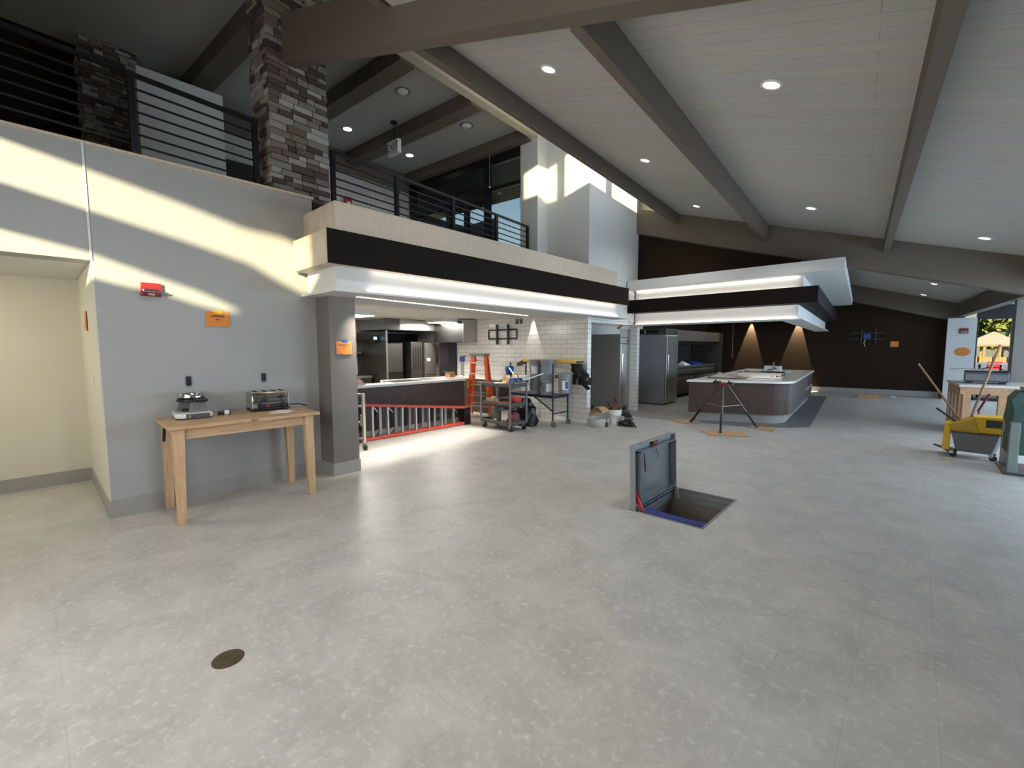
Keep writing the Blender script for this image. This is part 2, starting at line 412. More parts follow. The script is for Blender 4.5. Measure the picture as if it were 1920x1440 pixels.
# tiled lintel and slim tiled pier beside the refrigerator
struct('wall_lintel', MB().box(-5.35, -4.822, 7.43, 9.56, 2.0, 3.02), brick('white tile lintel', 'YZ', (222, 222, 218), (150, 150, 146), 0.28, 0.098, 0.003, 0.2))
struct('wall_pier', MB().box(-5.0, -4.80, 9.56, 9.68, 0, 3.0), MT['tiley'])
struct('wall_refrigerator_niche', MB().box(-6.0, -5.85, 7.42, 12, 0, 2.62), MT['white'])

# stepped white tower above the kitchen
TW = [(-4.822, 7.5), (-4.822, 9.57), (-6.32, 9.57), (-6.32, 7.175), (-5.856, 7.175), (-5.856, 7.5)]
struct('wall_tower', MB().prism(TW, 3.02, 6.38), MT['white'])
struct('trim_8', MB().box(-4.82, -4.812, 8.62, 8.91, 3.19, 3.45), MT['white'])

# far walls (in the turned grid)
struct('wall_back', MB().box(-7.5, 2.15, 18.0, 18.15, 0, 5.5), MT['brown'], T=GR)
struct('baseboard_back', MB().box(-7.5, 1.9, 17.98, 18.0, 0, 0.16), MT['base'], T=GR)
struct('wall_infill', MB().hull([(-6.6, 10.0, 2.98), (-0.95, 10.0, 2.98), (-0.95, 10.1, 2.98), (-6.6, 10.1, 2.98)],
       [(-6.6, 10.0, roofz(-6.6) + .02), (-0.95, 10.0, roofz(-0.95) + .02), (-0.95, 10.1, roofz(-0.95) + .02), (-6.6, 10.1, roofz(-6.6) + .02)]), MT['brown'], T=GR)
# white tiled pier beside the far window
struct('wall_pier', MB().box(0.63, 1.205, 17.5, 17.75, 0, 2.29), brick('white tile far pier', 'XZ', (205, 206, 206), (180, 180, 178), 0.28, 0.07, 0.003, 0.4))
struct('wall_side_kitchen', MB().box(-6.1, -5.95, 12.0, 18.6, 0, 4.2), MT['brown'])

# roof: main slope, bay beyond the girder, side extension, mezzanine ceiling, monitor
def slope(mb, u0, u1, v0, v1, t=0.12):
    return mb.hull([(u0, v0, roofz(u0)), (u1, v0, roofz(u1)), (u1, v1, roofz(u1)), (u0, v1, roofz(u0))],
                   [(u0, v0, roofz(u0) + t), (u1, v0, roofz(u1) + t), (u1, v1, roofz(u1) + t), (u0, v1, roofz(u0) + t)])
mb = MB(); slope(mb, -3.2, 2.28, -1.85, 10.0); slope(mb, -6.7, 2.28, 10.1, 18.0)
struct('ceiling', mb, MT['ceil'], T=GR)
struct('ceiling', MB().box(2.28, 6.5, -2.75, 17.8, 2.62, 2.72), MT['ceil2'], T=GR)
struct('ceiling', MB().box(-10.2, -5.34, -3.2, 7.8, 5.95, 6.05), MT['ceil2'], T=GR)
struct('ceiling', MB().box(-5.55, -3.1, -3.2, 10.1, 6.38, 6.46), MT['ceil2'], T=GR)
struct('wall_monitor', MB().hull([(-5.6, 10.0, roofz(-5.6) + .021), (-3.2, 10.0, roofz(-3.2) + .021), (-3.2, 10.1, roofz(-3.2) + .021), (-5.6, 10.1, roofz(-5.6) + .021)], [(-5.6, 10.0, 6.38), (-3.2, 10.0, 6.38), (-3.2, 10.1, 6.38), (-5.6, 10.1, 6.38)]), MT['cream'], T=GR)
struct('wall_monitor', MB().box(-5.49, -5.33, -3.2, 10.0, 5.75, 6.38), mat('cream header paint', (196, 186, 164), 0.6, noise=0.02), T=GR)
# clerestory: the panes are where the sun comes through on to the tower
def back(p, plane_u=None, plane_y=None):
    p = Vector(p); D = SUND
    if plane_u is not None:
        n = Vector((math.cos(GA), math.sin(GA), 0)); t = (p.dot(n) - plane_u) / D.dot(n)
    else:
        t = (p.y - plane_y) / D.y
    return p - D * t
def uvz(p): 
    q = GR.inverted() @ Vector(p); return (q.y, q.z)
panes = [
    [(-6.25, 7.173, 4.60), (-5.86, 7.173, 4.61), (-5.58, 7.495, 4.52), (-5.58, 7.495, 5.26), (-5.86, 7.3, 5.18), (-6.25, 7.173, 5.09)],
    [(-5.44, 7.495, 4.53), (-4.843, 7.495, 4.67), (-4.82, 8.132, 4.62), (-4.82, 8.132, 5.4), (-4.82, 7.6, 5.4), (-5.44, 7.495, 5.33)],
    [(-4.82, 8.30, 4.60), (-4.82, 9.5, 4.52), (-4.82, 9.5, 5.3), (-4.82, 8.30, 5.4)]]
holes = [[uvz(back(p, plane_u=-3.3)) for p in pn] for pn in panes]
holed('wall_clerestory', [(-3.2, 4.36), (10.1, 4.36), (10.1, 6.4), (-3.2, 6.4)], holes,
      lambda a, b, d: tuple(GR @ Vector((-3.26 - d, a, b))), 0.08, MT['beam'])
# girders, purlin, beams: painted taupe
def girder(v0, v1, u0, u1, dep, name='beam'):
    return MB().hull([(u0, v0, roofz(u0) - dep), (u1, v0, roofz(u1) - dep), (u1, v1, roofz(u1) - dep), (u0, v1, roofz(u0) - dep)],
                     [(u0, v0, roofz(u0) - 0.001), (u1, v0, roofz(u1) - 0.001), (u1, v1, roofz(u1) - 0.001), (u0, v1, roofz(u0) - 0.001)])
def beam(name, label, mb, group=None):
    o = mb.build(name, MT['beam']); o.matrix_world = GR
    return tag(o, label, 'beam', group)
beam('roof_girder', 'nearest deep sloping girder running from the tall stone chimney over the room', MB().hull([(-5.16, 2.46, roofz(-5.16) - .29), (2.28, 2.46, roofz(2.28) - .29), (2.28, 2.60, roofz(2.28) - .29), (-5.16, 2.60, roofz(-5.16) - .29)], [(-5.16, 2.46, roofz(-5.16) + .22), (2.28, 2.46, roofz(2.28) + .02), (2.28, 2.60, roofz(2.28) + .02), (-5.16, 2.60, roofz(-5.16) + .22)]))
beam('roof_girder', 'middle sloping girder above the island canopy, across the room', girder(9.80, 9.998, -6.2, 2.28, 0.54))
beam('roof_girder', 'farthest sloping girder along the top of the dark brown wall', girder(17.75, 17.99, -6.4, 2.28, 0.52))
def lbeam(u, v0, v1, w, dep):
    return MB().hull([(u, v0, roofz(u) - dep), (u + w, v0, roofz(u + w) - dep + .02), (u + w, v1, roofz(u + w) - dep + .02), (u, v1, roofz(u) - dep)],
                     [(u, v0, roofz(u) - .001), (u + w, v0, roofz(u + w) - .001), (u + w, v1, roofz(u + w) - .001), (u, v1, roofz(u) - .001)])
beam('roof_purlin', 'long taupe beam at the upper edge of the plank ceiling beside the clerestory', lbeam(-3.25, 2.605, 9.8, 0.08, 0.22))
beam('roof_purlin', 'thin outer lip of the taupe beam under the clerestory wall', MB().box(-3.34, -3.255, 2.605, 9.8, 4.20, 4.355))
beam('ceiling_beam', 'taupe ceiling beam between the two rows of recessed lights over the hatch', lbeam(-1.57, 2.605, 9.8, 0.08, 0.31))
beam('ceiling_beam', 'taupe ceiling beam at the right, running from the top edge to the middle girder', lbeam(0.225, 2.605, 9.8, 0.09, 0.22))
beam('ceiling_beam', 'short taupe beam in the far bay beside the canopy corner', lbeam(-0.9, 10.0, 17.75, 0.09, 0.26))
beam('eave_beam', 'dark eave beam above the tiled pier and far window', MB().box(2.1, 2.28, -2.7, 17.5, 2.33, 2.66))
for v, w_, l in ((2.62, .30, 'mezzanine ceiling beam nearest the dark left corner, left of the tall chimney'),
             (4.32, .28, 'mezzanine ceiling beam just right of the tall stone chimney'),
             (5.83, .28, 'mezzanine ceiling beam behind the hanging exit sign'),
             (7.48, .20, 'mezzanine ceiling beam along the top of the dark glass wall'),
             (0.1, .30, 'dark mezzanine beam at the upper left corner of the view')):
    beam('mezzanine_beam', l, MB().box(-9.41, -5.491, v, v + w_, 5.70, 5.949), 'mezzanine ceiling beams')

# mezzanine back walls
struct('wall_mezzanine_back', MB().box(-9.6, -9.45, 1.6, 7.66, 2.95, 5.5), MT['tilem'], T=GR)
struct('trim_9', MB().box(-9.6, -9.42, 1.6, 7.66, 5.5, 5.95), MT['beam'], T=GR)
struct('wall_mezzanine_left', MB().box(-9.6, -9.3, -3.2, 1.6, 2.95, 5.95), MT['brown'], T=GR)
struct('wall_mezzanine_near', MB().box(-9.9, -3.0, -3.3, -3.2, 2.95, 6.4), MT['brown'], T=GR)
struct('wall_mezzanine_panel', MB().box(-8.9, -8.36, 1.25, 2.31, 2.95, 5.5), MT['white'])
# unseen rear wall, openings shaped to throw sun streaks on the left wall
def P2(p): q = back(p, plane_y=-1.6); return (q.x, q.z)
s1 = [(-5.22, -0.9, 3.19), (-5.22, -0.06, 3.09), (-5.22, 1.1, 2.86), (-5.22, 1.6, 2.74), (-5.22, 1.95, 2.72), (-5.22, 2.2, 2.66), (-4.75, 2.06, 2.70),
      (-4.75, 2.06, 2.36), (-5.1, 2.1, 2.14), (-5.22, 1.9, 2.24), (-5.22, 1.6, 2.40), (-5.22, 1.08, 2.525), (-5.22, -0.08, 2.765), (-5.22, -0.9, 2.93)]
s2 = [(-5.22, -0.9, 2.6), (-5.22, -0.1, 2.41), (-5.22, 0.43, 2.30), (-5.22, 0.9, 2.14), (-5.22, 1.2, 2.04), (-5.22, 1.5, 1.90), (-5.22, 1.42, 1.865),
      (-5.22, 1.1, 1.94), (-5.22, 0.85, 2.02), (-5.22, 0.62, 2.05), (-5.22, 0.4, 2.10), (-5.22, -0.1, 2.22), (-5.22, -0.9, 2.38)]
holed('wall_rear_sun_mask', [(-7.2, 0), (5.2, 0), (5.2, 6.5), (-7.2, 6.5)], [[P2(p) for p in s1], [P2(p) for p in s2]],
      lambda a, b, d: (a, -1.6 - d, b), 0.03, MT['wall'])
struct('wall_right', MB().box(3.75, 3.9, -2.5, 18.2, 0, 2.62), MT['wall'])
struct('trim_10', MB().box(2.3, 3.75, -2.5, 1.0, 2.55, 2.62), MT['wall'])
struct('wall_column', MB().box(1.29, 1.62, 11.9, 12.2, 0, 2.33), MT['taupe'])
# end wall of the mezzanine: dark framed glazing under a porch
def frame(name, bars, m, parent=None): 
    mb = MB()
    for b in bars: mb.box(*b)
    return mb.build(name, m, parent)
g = MB()
for b in ((-9.41, -5.8, 7.62, 7.70, 5.50, 5.71), (-9.41, -9.2, 7.62, 7.70, 2.95, 5.55), (-6.82, -6.66, 7.62, 7.71, 2.95, 5.55), (-8.05, -7.92, 7.62, 7.70, 2.95, 4.95),
          (-9.2, -6.82, 7.62, 7.70, 4.86, 5.06), (-6.66, -5.8, 7.62, 7.70, 4.95, 5.03), (-7.45, -7.31, 7.62, 7.70, 2.95, 4.9)):
    g.box(*b)
wf = struct('window_1', g, MT['blackm'], T=GR)
gl = bpy.data.materials.new('window glass'); gl.use_nodes = True
b = gl.node_tree.nodes['Principled BSDF']; b.inputs['Base Color'].default_value = (0.9, 0.95, 1, 1); b.inputs['Roughness'].default_value = 0.02
b.inputs['Transmission Weight'].default_value = 1.0; b.inputs['IOR'].default_value = 1.12
o = MB().box(-9.3, -5.82, 7.655, 7.665, 2.96, 5.6).build('glass_pane', gl, wf)
struct('ceiling_porch', MB().box(-11.5, -5.6, 7.78, 10.2, 5.72, 5.80), mat('dark porch boards', (44, 44, 46), 0.6, noise=0.2), T=GR)
struct('wall_porch', MB().box(-11.6, -11.5, 7.4, 10.2, 2.0, 5.6), MT['greyd'])
struct('wall_porch', MB().box(-11.5, -10.1, 10.2, 10.3, 2.0, 5.6), MT['greyd'])

# far window and door with the terrace outside
g = MB()
for b in ((1.205, 1.25, 17.72, 17.8, 0, 2.3), (1.205, 3.75, 17.72, 17.8, 2.24, 2.62), (1.86, 1.95, 17.72, 17.8, 0, 2.24), (1.205, 3.75, 17.72, 17.8, 0, 0.08), (2.9, 3.0, 17.72, 17.8, 0, 2.24)):
    g.box(*b)
wf = struct('window_2', g, MT['blackm'])
MB().box(1.22, 3.7, 17.755, 17.765, 0.05, 2.26).build('glass_pane', gl, wf)

# unseen windows as blank white blinds; the rear one added behind its fill lamp
for i, (a, b, c, d) in enumerate(((-3.9, 0.7, 0.7, 2.4),)):
    struct('added_blind_rear', MB().box(a, b, -1.6, -1.57, c, d), MT['whitep'])
struct('window_4', MB().box(3.72, 3.75, 0.5, 8.5, 0.4, 2.3), MT['whitep'])

# pit under the floor hatch
mb = MB()
mb.box(HX0 - .08, HX0, HY0 - .08, HY1 + .08, -0.9, -0.1).box(HX1, HX1 + .08, HY0 - .08, HY1 + .08, -0.9, -0.1)
mb.box(HX0, HX1, HY0 - .08, HY0, -0.9, -0.1).box(HX0, HX1, HY1, HY1 + .08, -0.9, -0.1).box(HX0 - .08, HX1 + .08, HY0 - .08, HY1 + .08, -0.98, -0.9)
struct('floor_pit', mb, MT['conc'])

# ================================================================ ISLAND CANOPY
cn = thing('island_canopy', 'white stepped canopy with a dark brown band and glowing coves above the island', 'canopy', (-3, 9.2, 0))
def CP(xr, yf, xl=-4.79, yb=17.0):
    k = 0.072
    return [(xl + 3, yf - 9.2), (xr + 3, yf - 9.2), (xr + 3 - (yb - yf) * k, yb - 9.2), (xl + 3 - 0.3, yb - 9.2)]
def ring(xr, yf, dp, z0, z1, xl=-4.79, yb=17.0):
    k = 0.072; e = (yb - yf) * k; q = dp * k
    mb = MB().prism([(xl + 3, yf - 9.2), (xr + 3, yf - 9.2), (xr + 3 - q, yf + dp - 9.2), (xl + 3, yf + dp - 9.2)], z0, z1)
    return mb.prism([(xr + 3 - dp - q, yf + dp - 9.2), (xr + 3 - q, yf + dp - 9.2), (xr + 3 - e, yb - 9.2), (xr + 3 - dp - e, yb - 9.2)], z0, z1)
ring(-1.50, 9.26, .36, 1.985, 2.01).build('bottom_shelf', MT['white'], cn)
ring(-1.60, 9.42, .20, 2.01, 2.26).build('lower_cove', MT['white'], cn)
ring(-1.27, 9.08, .54, 2.26, 2.54).build('dark_band', MT['fascia'], cn)
ring(-1.55, 9.42, .20, 2.54, 2.77).build('upper_cove', MT['white'], cn)
MB().prism(CP(-0.92, 9.02), 2.77, 2.955).build('top_slab', MT['white'], cn)
for nm, z, y in (('lower_led_strip', 2.013, 9.40), ('upper_led_strip', 2.543, 9.40), ('slab_led_strip', 2.757, 9.40)):
    MB().box(-4.75 + 3, -1.62 + 3, y - 9.2, y + .018 - 9.2, z, z + 0.012).build(nm, MT['led'], cn)
# shelf strip light in the kitchen cove
ls = thing('cove_light', 'long glowing strip on the white shelf under the dark brown fascia', 'light strip', (-4.47, 5.3, 2.1125))
MB().box(-.026, -.010, -2.75, 2.75, 0, 0.012).build('led_strip', MT['led'], ls)
for z, dz in ((2.125, 1), (2.345, -1)):
    light('cove_lamp', 'AREA', (-4.452, 5.3, z), 1.9, (1, .90, .80), (-0.75, 0, dz), shape='RECTANGLE', size=5.4, size_y=0.03)
for (z, dz, x1) in ((2.03, 1, -1.62), (2.25, -1, -1.62), (2.56, 1, -1.58), (2.76, -1, -1.58)):
    o = light('canopy_lamp', 'AREA', ((-4.75 + x1) / 2, 9.34, z), 0.9, (1, .90, .82), (0, 0.7, dz), shape='RECTANGLE', size=3.1, size_y=0.03)

for y, l in ((11.2, 'added unseen fill panel under the canopy slab, nearer the room'), (14.2, 'added unseen fill panel under the canopy slab, nearer the brown wall')):  # unseen panels added to brighten the range and floor behind the island
    t = thing('fill_panel', l, 'light', (-4.2, y, 2.7695), 0, 'added fill panels under the canopy')
    MB().box(-.3, .3, -.3, .3, -.02, 0).build('frame', MT['trimw'], t)
    MB().box(-.28, .28, -.28, .28, -.024, -.02).build('diffuser', MT['panel'], t)
    light('fill_panel_lamp', 'AREA', (0, 0, -.04), 14, (.86, .93, 1), (0, 0, -1), parent=t, shape='RECTANGLE', size=.55, size_y=.55)
# ================================================================ STONE CHIMNEYS
def stone_mat():
    m = bpy.data.materials.new('ledge stone'); m.use_nodes = True
    n = m.node_tree; b = n.nodes['Principled BSDF']; b.inputs['Roughness'].default_value = 0.85
    g = n.nodes.new('ShaderNodeNewGeometry'); cr = n.nodes.new('ShaderNodeValToRGB'); cr.color_ramp.interpolation = 'CONSTANT'
    cols = [(0, (176, 168, 156)), (0.22, (150, 142, 130)), (0.40, (98, 80, 74)), (0.55, (196, 190, 180)), (0.70, (122, 104, 92)), (0.84, (84, 70, 66)), (0.93, (142, 128, 114))]
    e = cr.color_ramp.elements; e[0].color = (*lin(cols[0][1]), 1); e[1].position = cols[1][0]; e[1].color = (*lin(cols[1][1]), 1)
    for p, c in cols[2:]:
        q = e.new(p); q.color = (*lin(c), 1)
    n.links.new(g.outputs['Random Per Island'], cr.inputs[0])
    tc = n.nodes.new('ShaderNodeTexCoord'); nz = n.nodes.new('ShaderNodeTexNoise'); nz.inputs['Scale'].default_value = 22; nz.inputs['Detail'].default_value = 8
    n.links.new(tc.outputs['Object'], nz.inputs['Vector'])
    mx = n.nodes.new('ShaderNodeMixRGB'); mx.blend_type = 'MULTIPLY'; mx.inputs[0].default_value = 0.5
    n.links.new(cr.outputs[0], mx.inputs[1]); n.links.new(nz.outputs['Color'], mx.inputs[2]); n.links.new(mx.outputs[0], b.inputs['Base Color'])
    bp = n.nodes.new('ShaderNodeBump'); bp.inputs['Strength'].default_value = 0.6; bp.inputs['Distance'].default_value = 0.01
    n.links.new(nz.outputs['Fac'], bp.inputs['Height']); n.links.new(bp.outputs[0], b.inputs['Normal'])
    return m
MT['stone'] = stone_mat()
def chimney(name, label, x0, x1, y0, y1, z0, z1, rh=0.062, seed=1):
    rnd = random.Random(seed)
    t = thing(name, label, 'chimney', ((x0 + x1) / 2, (y0 + y1) / 2, z0), GA)
    hx, hy = (x1 - x0) / 2, (y1 - y0) / 2
    MB().box(-hx + .02, hx - .02, -hy + .02, hy - .02, 0, z1 - z0).build('mortar_core', MT['greyd'], t)
    mb = MB(); z = 0.0
    while z < z1 - z0 - 0.01:
        h = min(rh * rnd.uniform(0.8, 1.25), z1 - z0 - z)
        for fx, fy, L in ((1, 0, 2 * hy), (0, -1, 2 * hx), (-1, 0, 2 * hy), (0, 1, 2 * hx)):
            a = -L / 2 - (0.012 if fx else 0)
            while a < L / 2 - 0.02:
                bb = min(a + rnd.uniform(0.09, 0.26), L / 2 + (0.012 if fx else 0))
                if L / 2 - bb < 0.05: bb = L / 2 + (0.012 if fx else 0)
                o = rnd.uniform(0.0, 0.028); g = 0.004
                if fx: 
                    xa, xb = sorted((fx * (hx - .03), fx * (hx + o))); ya, yb = a + g, bb - g
                else:
                    ya, yb = sorted((fy * (hy - .03), fy * (hy + o))); xa, xb = a + g, bb - g
                j = [rnd.uniform(-.004, .004) for _ in range(4)]
                mb.hull([(xa, ya, z + g + j[0]), (xb, ya, z + g + j[1]), (xb, yb, z + g + j[2]), (xa, yb, z + g + j[3])],
                        [(xa, ya, z + h - g + j[2]), (xb, ya, z + h - g + j[0]), (xb, yb, z + h - g + j[1]), (xa, yb, z + h - g + j[3])])
                a = bb
        z += h
    mb.build('stone_cladding', MT['stone'], t, bevel=0.006, seg=2)
    return t
chimney('stone_chimney', 'tall stone clad chimney rising behind the left wall to the near girder', -5.83, -5.40, 1.92, 2.58, 3.223, 5.69, seed=3)
chimney('stone_chimney', 'darker stone clad chimney farther back on the mezzanine, behind the railing', -9.33, -8.98, 0.72, 1.34, 2.951, 5.94, seed=5)

# ================================================================ BALCONY RAILING
def rail_x(y): return -5.2 - 0.1035 * y
def railing(label, y0, y1, posts, zb):
    t = thing('balcony_railing', label, 'railing', (rail_x(y0), y0, zb), 0, 'balcony railings on the mezzanine edge')
    def L(y, z): return (rail_x(y) - rail_x(y0), y - y0, z - zb)
    MB().bar(L(y0, 3.93), L(y1, 3.93), 0.05, 0.03).build('top_rail', MT['blackm'], t)
    for k in range(6):
        z = 3.93 - 0.115 - 0.098 * k
        MB().bar(L(y0, z), L(y1, z), 0.014, 0.016).build('rail_bar', MT['blackm'], t)
    for y in posts:
        MB().bar(L(y, zb), L(y, 3.915), 0.05, 0.05).build('post', MT['blackm'], t)
railing('black horizontal bar railing left of the tall stone chimney, on the left wall', -2.3, 1.80, (-2.28, -0.60, 0.745, 1.775), 3.2225)
railing('black horizontal bar railing right of the tall stone chimney, above the kitchen', 2.66, 6.95, (2.68, 3.66, 4.80, 5.93, 6.93), 3.02)

# ================================================================ RECESSED LIGHTS
def downlight(u, v, z, label, group, power, tilt=True, r=0.062):
    p = GR @ Vector((u, v, z)); sl = math.atan(0.303) if tilt else 0
    t = thing('recessed_light', label, 'light', p, 0, group)
    t.rotation_euler = (0, sl, GA)
    MB().lathe([(r + .022, -0.0005), (r + .018, -0.012), (r, -0.010), (r - .004, -0.0005)]).build('trim_ring', MT['trimw'], t, smooth=True)
    MB().lathe([(r - .004, -0.002), (r - .004, -0.006)]).build('lens', MT['lens'], t)
    o = light('downlight_lamp', 'SPOT', (0, 0, -0.02), power, (0.95, 0.97, 1.0), (0, 0, -1), parent=t, spot_size=R(125), spot_blend=0.8, shadow_soft_size=0.06)
gl1 = 'recessed lights in the plank ceiling'
for u, v, l in ((-2.42, 3.63, 'round recessed ceiling light nearest the chimney girder, left row'), (-0.65, 4.14, 'large round recessed ceiling light, nearest of the right row'),
                (-2.51, 6.22, 'round recessed ceiling light in the middle of the left row'), (-2.54, 8.81, 'round recessed ceiling light at the far end of the left row'),
                (-0.68, 8.11, 'round recessed ceiling light at the far end of the right row'), (1.27, 8.87, 'round recessed ceiling light right of the ceiling beam at the far right'),
                (1.30, 14.43, 'small recessed light beyond the middle girder, nearer of the pair'), (1.34, 17.1, 'small recessed light beyond the middle girder, farther of the pair')):
    downlight(u, v, roofz(u), l, gl1, 80 if v < 10 else 25)
for u, v, l in ((-8.42, 5.27, 'recessed light in the mezzanine ceiling left of the hanging exit sign'), (-8.42, 6.85, 'recessed light in the mezzanine ceiling right of the hanging exit sign')):
    downlight(u, v, 5.95, l, 'recessed lights in the mezzanine ceiling', 30, False, 0.085)
downlight(-8.78, 9.27, 5.719, 'small recessed light in the porch ceiling beyond the dark glass', 'porch light', 3, False, 0.085)
for u, v, l in ((-0.9, 1.0, 'recessed ceiling light above the viewer, right row'), (-2.45, 0.9, 'recessed ceiling light above the viewer, left row')):
    downlight(u, v, roofz(u), l, gl1, 80)
for nm, u, v, l in (('smoke_detector', -6.46, 5.13, 'pale round smoke detector on the mezzanine ceiling above the exit sign'), ('ceiling_speaker', -6.42, 6.68, 'pale round ceiling disc with a short conduit near the clerestory')):
    p = GR @ Vector((u, v, 5.95)); t = thing(nm, l, 'detector', p)
    MB().lathe([(0.10, -0.0005), (0.10, -0.02), (0.07, -0.045), (0.03, -0.05)]).build('housing', MT['trimw'], t, smooth=True)
    MB().lathe([(0.13, -0.0005), (0.13, -0.008)]).build('base_plate', MT['grey'], t)

# exit sign hanging from the mezzanine ceiling
t = thing('exit_sign', 'white exit sign hanging on a thin black rod over the mezzanine', 'sign', (-7.86, 5.13, 5.95), R(2))
MB().lathe([(0.07, -0.0005), (0.07, -0.02), (0.02, -0.03)]).build('canopy_plate', MT['black'], t)
MB().tube([(0, 0, -0.02), (0, 0, -0.36)], 0.008).build('rod', MT['black'], t)
MB().box(-.17, .17, -.045, .045, -.62, -.36).build('housing', MT['whitep'], t, bevel=.006)
text('lettering', 'EXIT', 0.19, mat('exit letter green grey', (60, 74, 66), 0.5), t, (0, -0.0455, -0.49), (PI / 2, 0, 0))
t = thing('fire_strobe', 'small round red fire strobe seen over the top of the ash band', 'alarm', (-9.80, 5.12, 4.86), GA)
MB().box(0, 0.05, -.09, .09, -.08, .08).build('housing', MT['red'], t, bevel=.01)
MB().box(0.05, 0.07, -.05, .05, -.11, -.03).build('lens', MT['whitep'], t, bevel=.01)
t = thing('media_cabinet', 'dark cabinet against the white brick at the back of the mezzanine, left of the chimney', 'cabinet', (-9.5, 3.0, 2.95))
MB().box(-.1, .3, -.45, .75, 0, 1.9).build('body', MT['dark'], t, bevel=.01)
MB().box(.3, .31, -.40, .70, 1.05, 1.5).build('screen', MT['black'], t)
t = thing('hanging_rod', 'slim pale rod hanging in front of the mezzanine glass', 'rod', (-7.06, 7.0, 4.99))
MB().tube([(0, 0, 0), (0, 0, .9595)], 0.008).build('tube', MT['grey'], t)
MB().lathe([(0.02, -.01), (0.02, .02)]).build('end_cap', MT['trimw'], t)

# ================================================================ WALL FITTINGS, LEFT
t = thing('fire_alarm', 'red fire alarm horn strobe high on the left wall', 'alarm', (-5.215, 0.775, 2.035), R(-2))
MB().box(0, .035, -.075, .075, -.06, .06).build('back_box', MT['red'], t, bevel=.006)
MB().box(.035, .06, -.072, .072, -.062, -.01).build('strobe_base', MT['redd'], t, bevel=.012)
MB().box(.058, .075, -.062, .062, -.028, .004).build('strobe_lens', MT['chrome'], t, bevel=.008)
text('lettering', 'FIRE', 0.026, MT['whitep'], t, (.0608, 0, -.048), (PI / 2, 0, PI / 2))
t = thing('conduit_clip', 'small metal fitting on the wall just right of the fire alarm', 'fitting', (-5.217, 0.905, 2.0), 0)
MB().box(0, .012, -.02, .02, -.008, .008).build('clip', MT['steel'], t, bevel=.002)
def paper(label, x, y, z, wd, ht, tape, axis='x', word=True, group='orange paper notes taped to the walls'):
    t = thing('paper_note', label, 'note', (x, y, z), 0 if axis == 'x' else -PI / 2, group)
    vs = []; n = 6
    for i in range(n + 1):
        a = -wd / 2 + wd * i / n
        for k, zz in enumerate((-ht / 2, ht / 2)):
            vs.append((0.003 + (0.010 * (1 - k)) + 0.003 * math.sin(i), a, zz + 0.004 * math.sin(i * 1.3)))
    fs = [(2 * i, 2 * i + 2, 2 * i + 3, 2 * i + 1) for i in range(n)]
    m = MB().add(vs, fs).build('sheet', MT['opaper'], t)
    sd = m.modifiers.new('solid', 'SOLIDIFY'); sd.thickness = 0.0008
    if tape:
        MB().box(.0012, .006, -wd * .24, wd * .22, ht * .38, ht * .62).build('tape', MT[tape], t)
    if word:
        text('handwriting', 'COMPLETE', ht * .2, MT['ink'], t, (.0118, 0, ht * .2), (PI / 2, 0, PI / 2), xs=.85)
        text('handwriting', 'M.D.', ht * .13, MT['ink'], t, (.0128, 0, -ht * .02), (PI / 2, 0, PI / 2))
    return t
paper('orange paper taped with yellow tape high on the left wall, above the wooden table', -5.232, 1.295, 1.79, .205, .145, 'yellow')
paper('orange paper taped with blue tape on the taupe column', -4.939, 2.475, 1.5, .19, .15, 'bluetape')
p = paper('orange paper seen edge on beside the corridor corner on the cream wall', -6.02, 0.387, 1.77, .16, .19, None, 'y', False)
paper('small orange paper on the dark brown back wall right of the bracket', 0, 0, 0, .19, .17, None, 'y', False).matrix_world = GR @ Matrix.Translation((0.83, 17.995, 1.575)) @ Matrix.Rotation(-PI / 2, 4, 'Z')
t = thing('paper_note', 'round orange note on the white tiled pier by the far window', 'note', (0.96, 17.497, 1.35), -PI / 2, 'orange paper notes taped to the walls')
MB().lathe([(.12, 0), (.12, .002)], n=28, sx=1.0, sy=1.35, T=Matrix.Rotation(PI / 2, 4, 'Y')).build('sheet', MT['opaper'], t)
t = thing('fire_alarm', 'small dark red fire alarm on the far white tiled pier', 'alarm', (0.96, 17.498, 1.93), -PI / 2)
MB().box(0, .05, -.09, .09, -.07, .07).build('back_box', MT['redd'], t, bevel=.01)
MB().box(.05, .07, -.06, .06, -.05, 0).build('strobe_lens', MT['chrome'], t, bevel=.008)
for y, l in ((1.02, 'open black outlet box in the wall above the waffle maker'), (1.70, 'open black outlet box in the wall above the toaster')):
    t = thing('outlet', l, 'outlet', (-5.2 - .0355 * (y - .4) + .001, y, 1.18), R(-2), 'open outlet boxes over the table')
    MB().box(0, .012, -.022, .022, -.045, .045).build('receptacle', MT['black'], t, bevel=.004)
    for s in (1, -1): MB().box(0, .008, -.012, .012, s * .05 - .008, s * .05 + .008).build('ear', MT['steel'], t, bevel=.002)
t = thing('light_switch', 'small white switch plate on the cream corridor side wall', 'switch', (-5.86, 0.387, 1.19))
MB().box(-.03, .03, -.006, 0, -.05, .05).build('plate', MT['whitep'], t, bevel=.003)
MB().box(-.008, .008, -.012, -.006, -.015, .015).build('toggle', MT['whitep'], t)
light('corridor_lamp', 'AREA', (-6.1, -1.0, 2.2), 31, (1, .93, .72), (0, 0.25, -1), shape='RECTANGLE', size=.6, size_y=1.0)

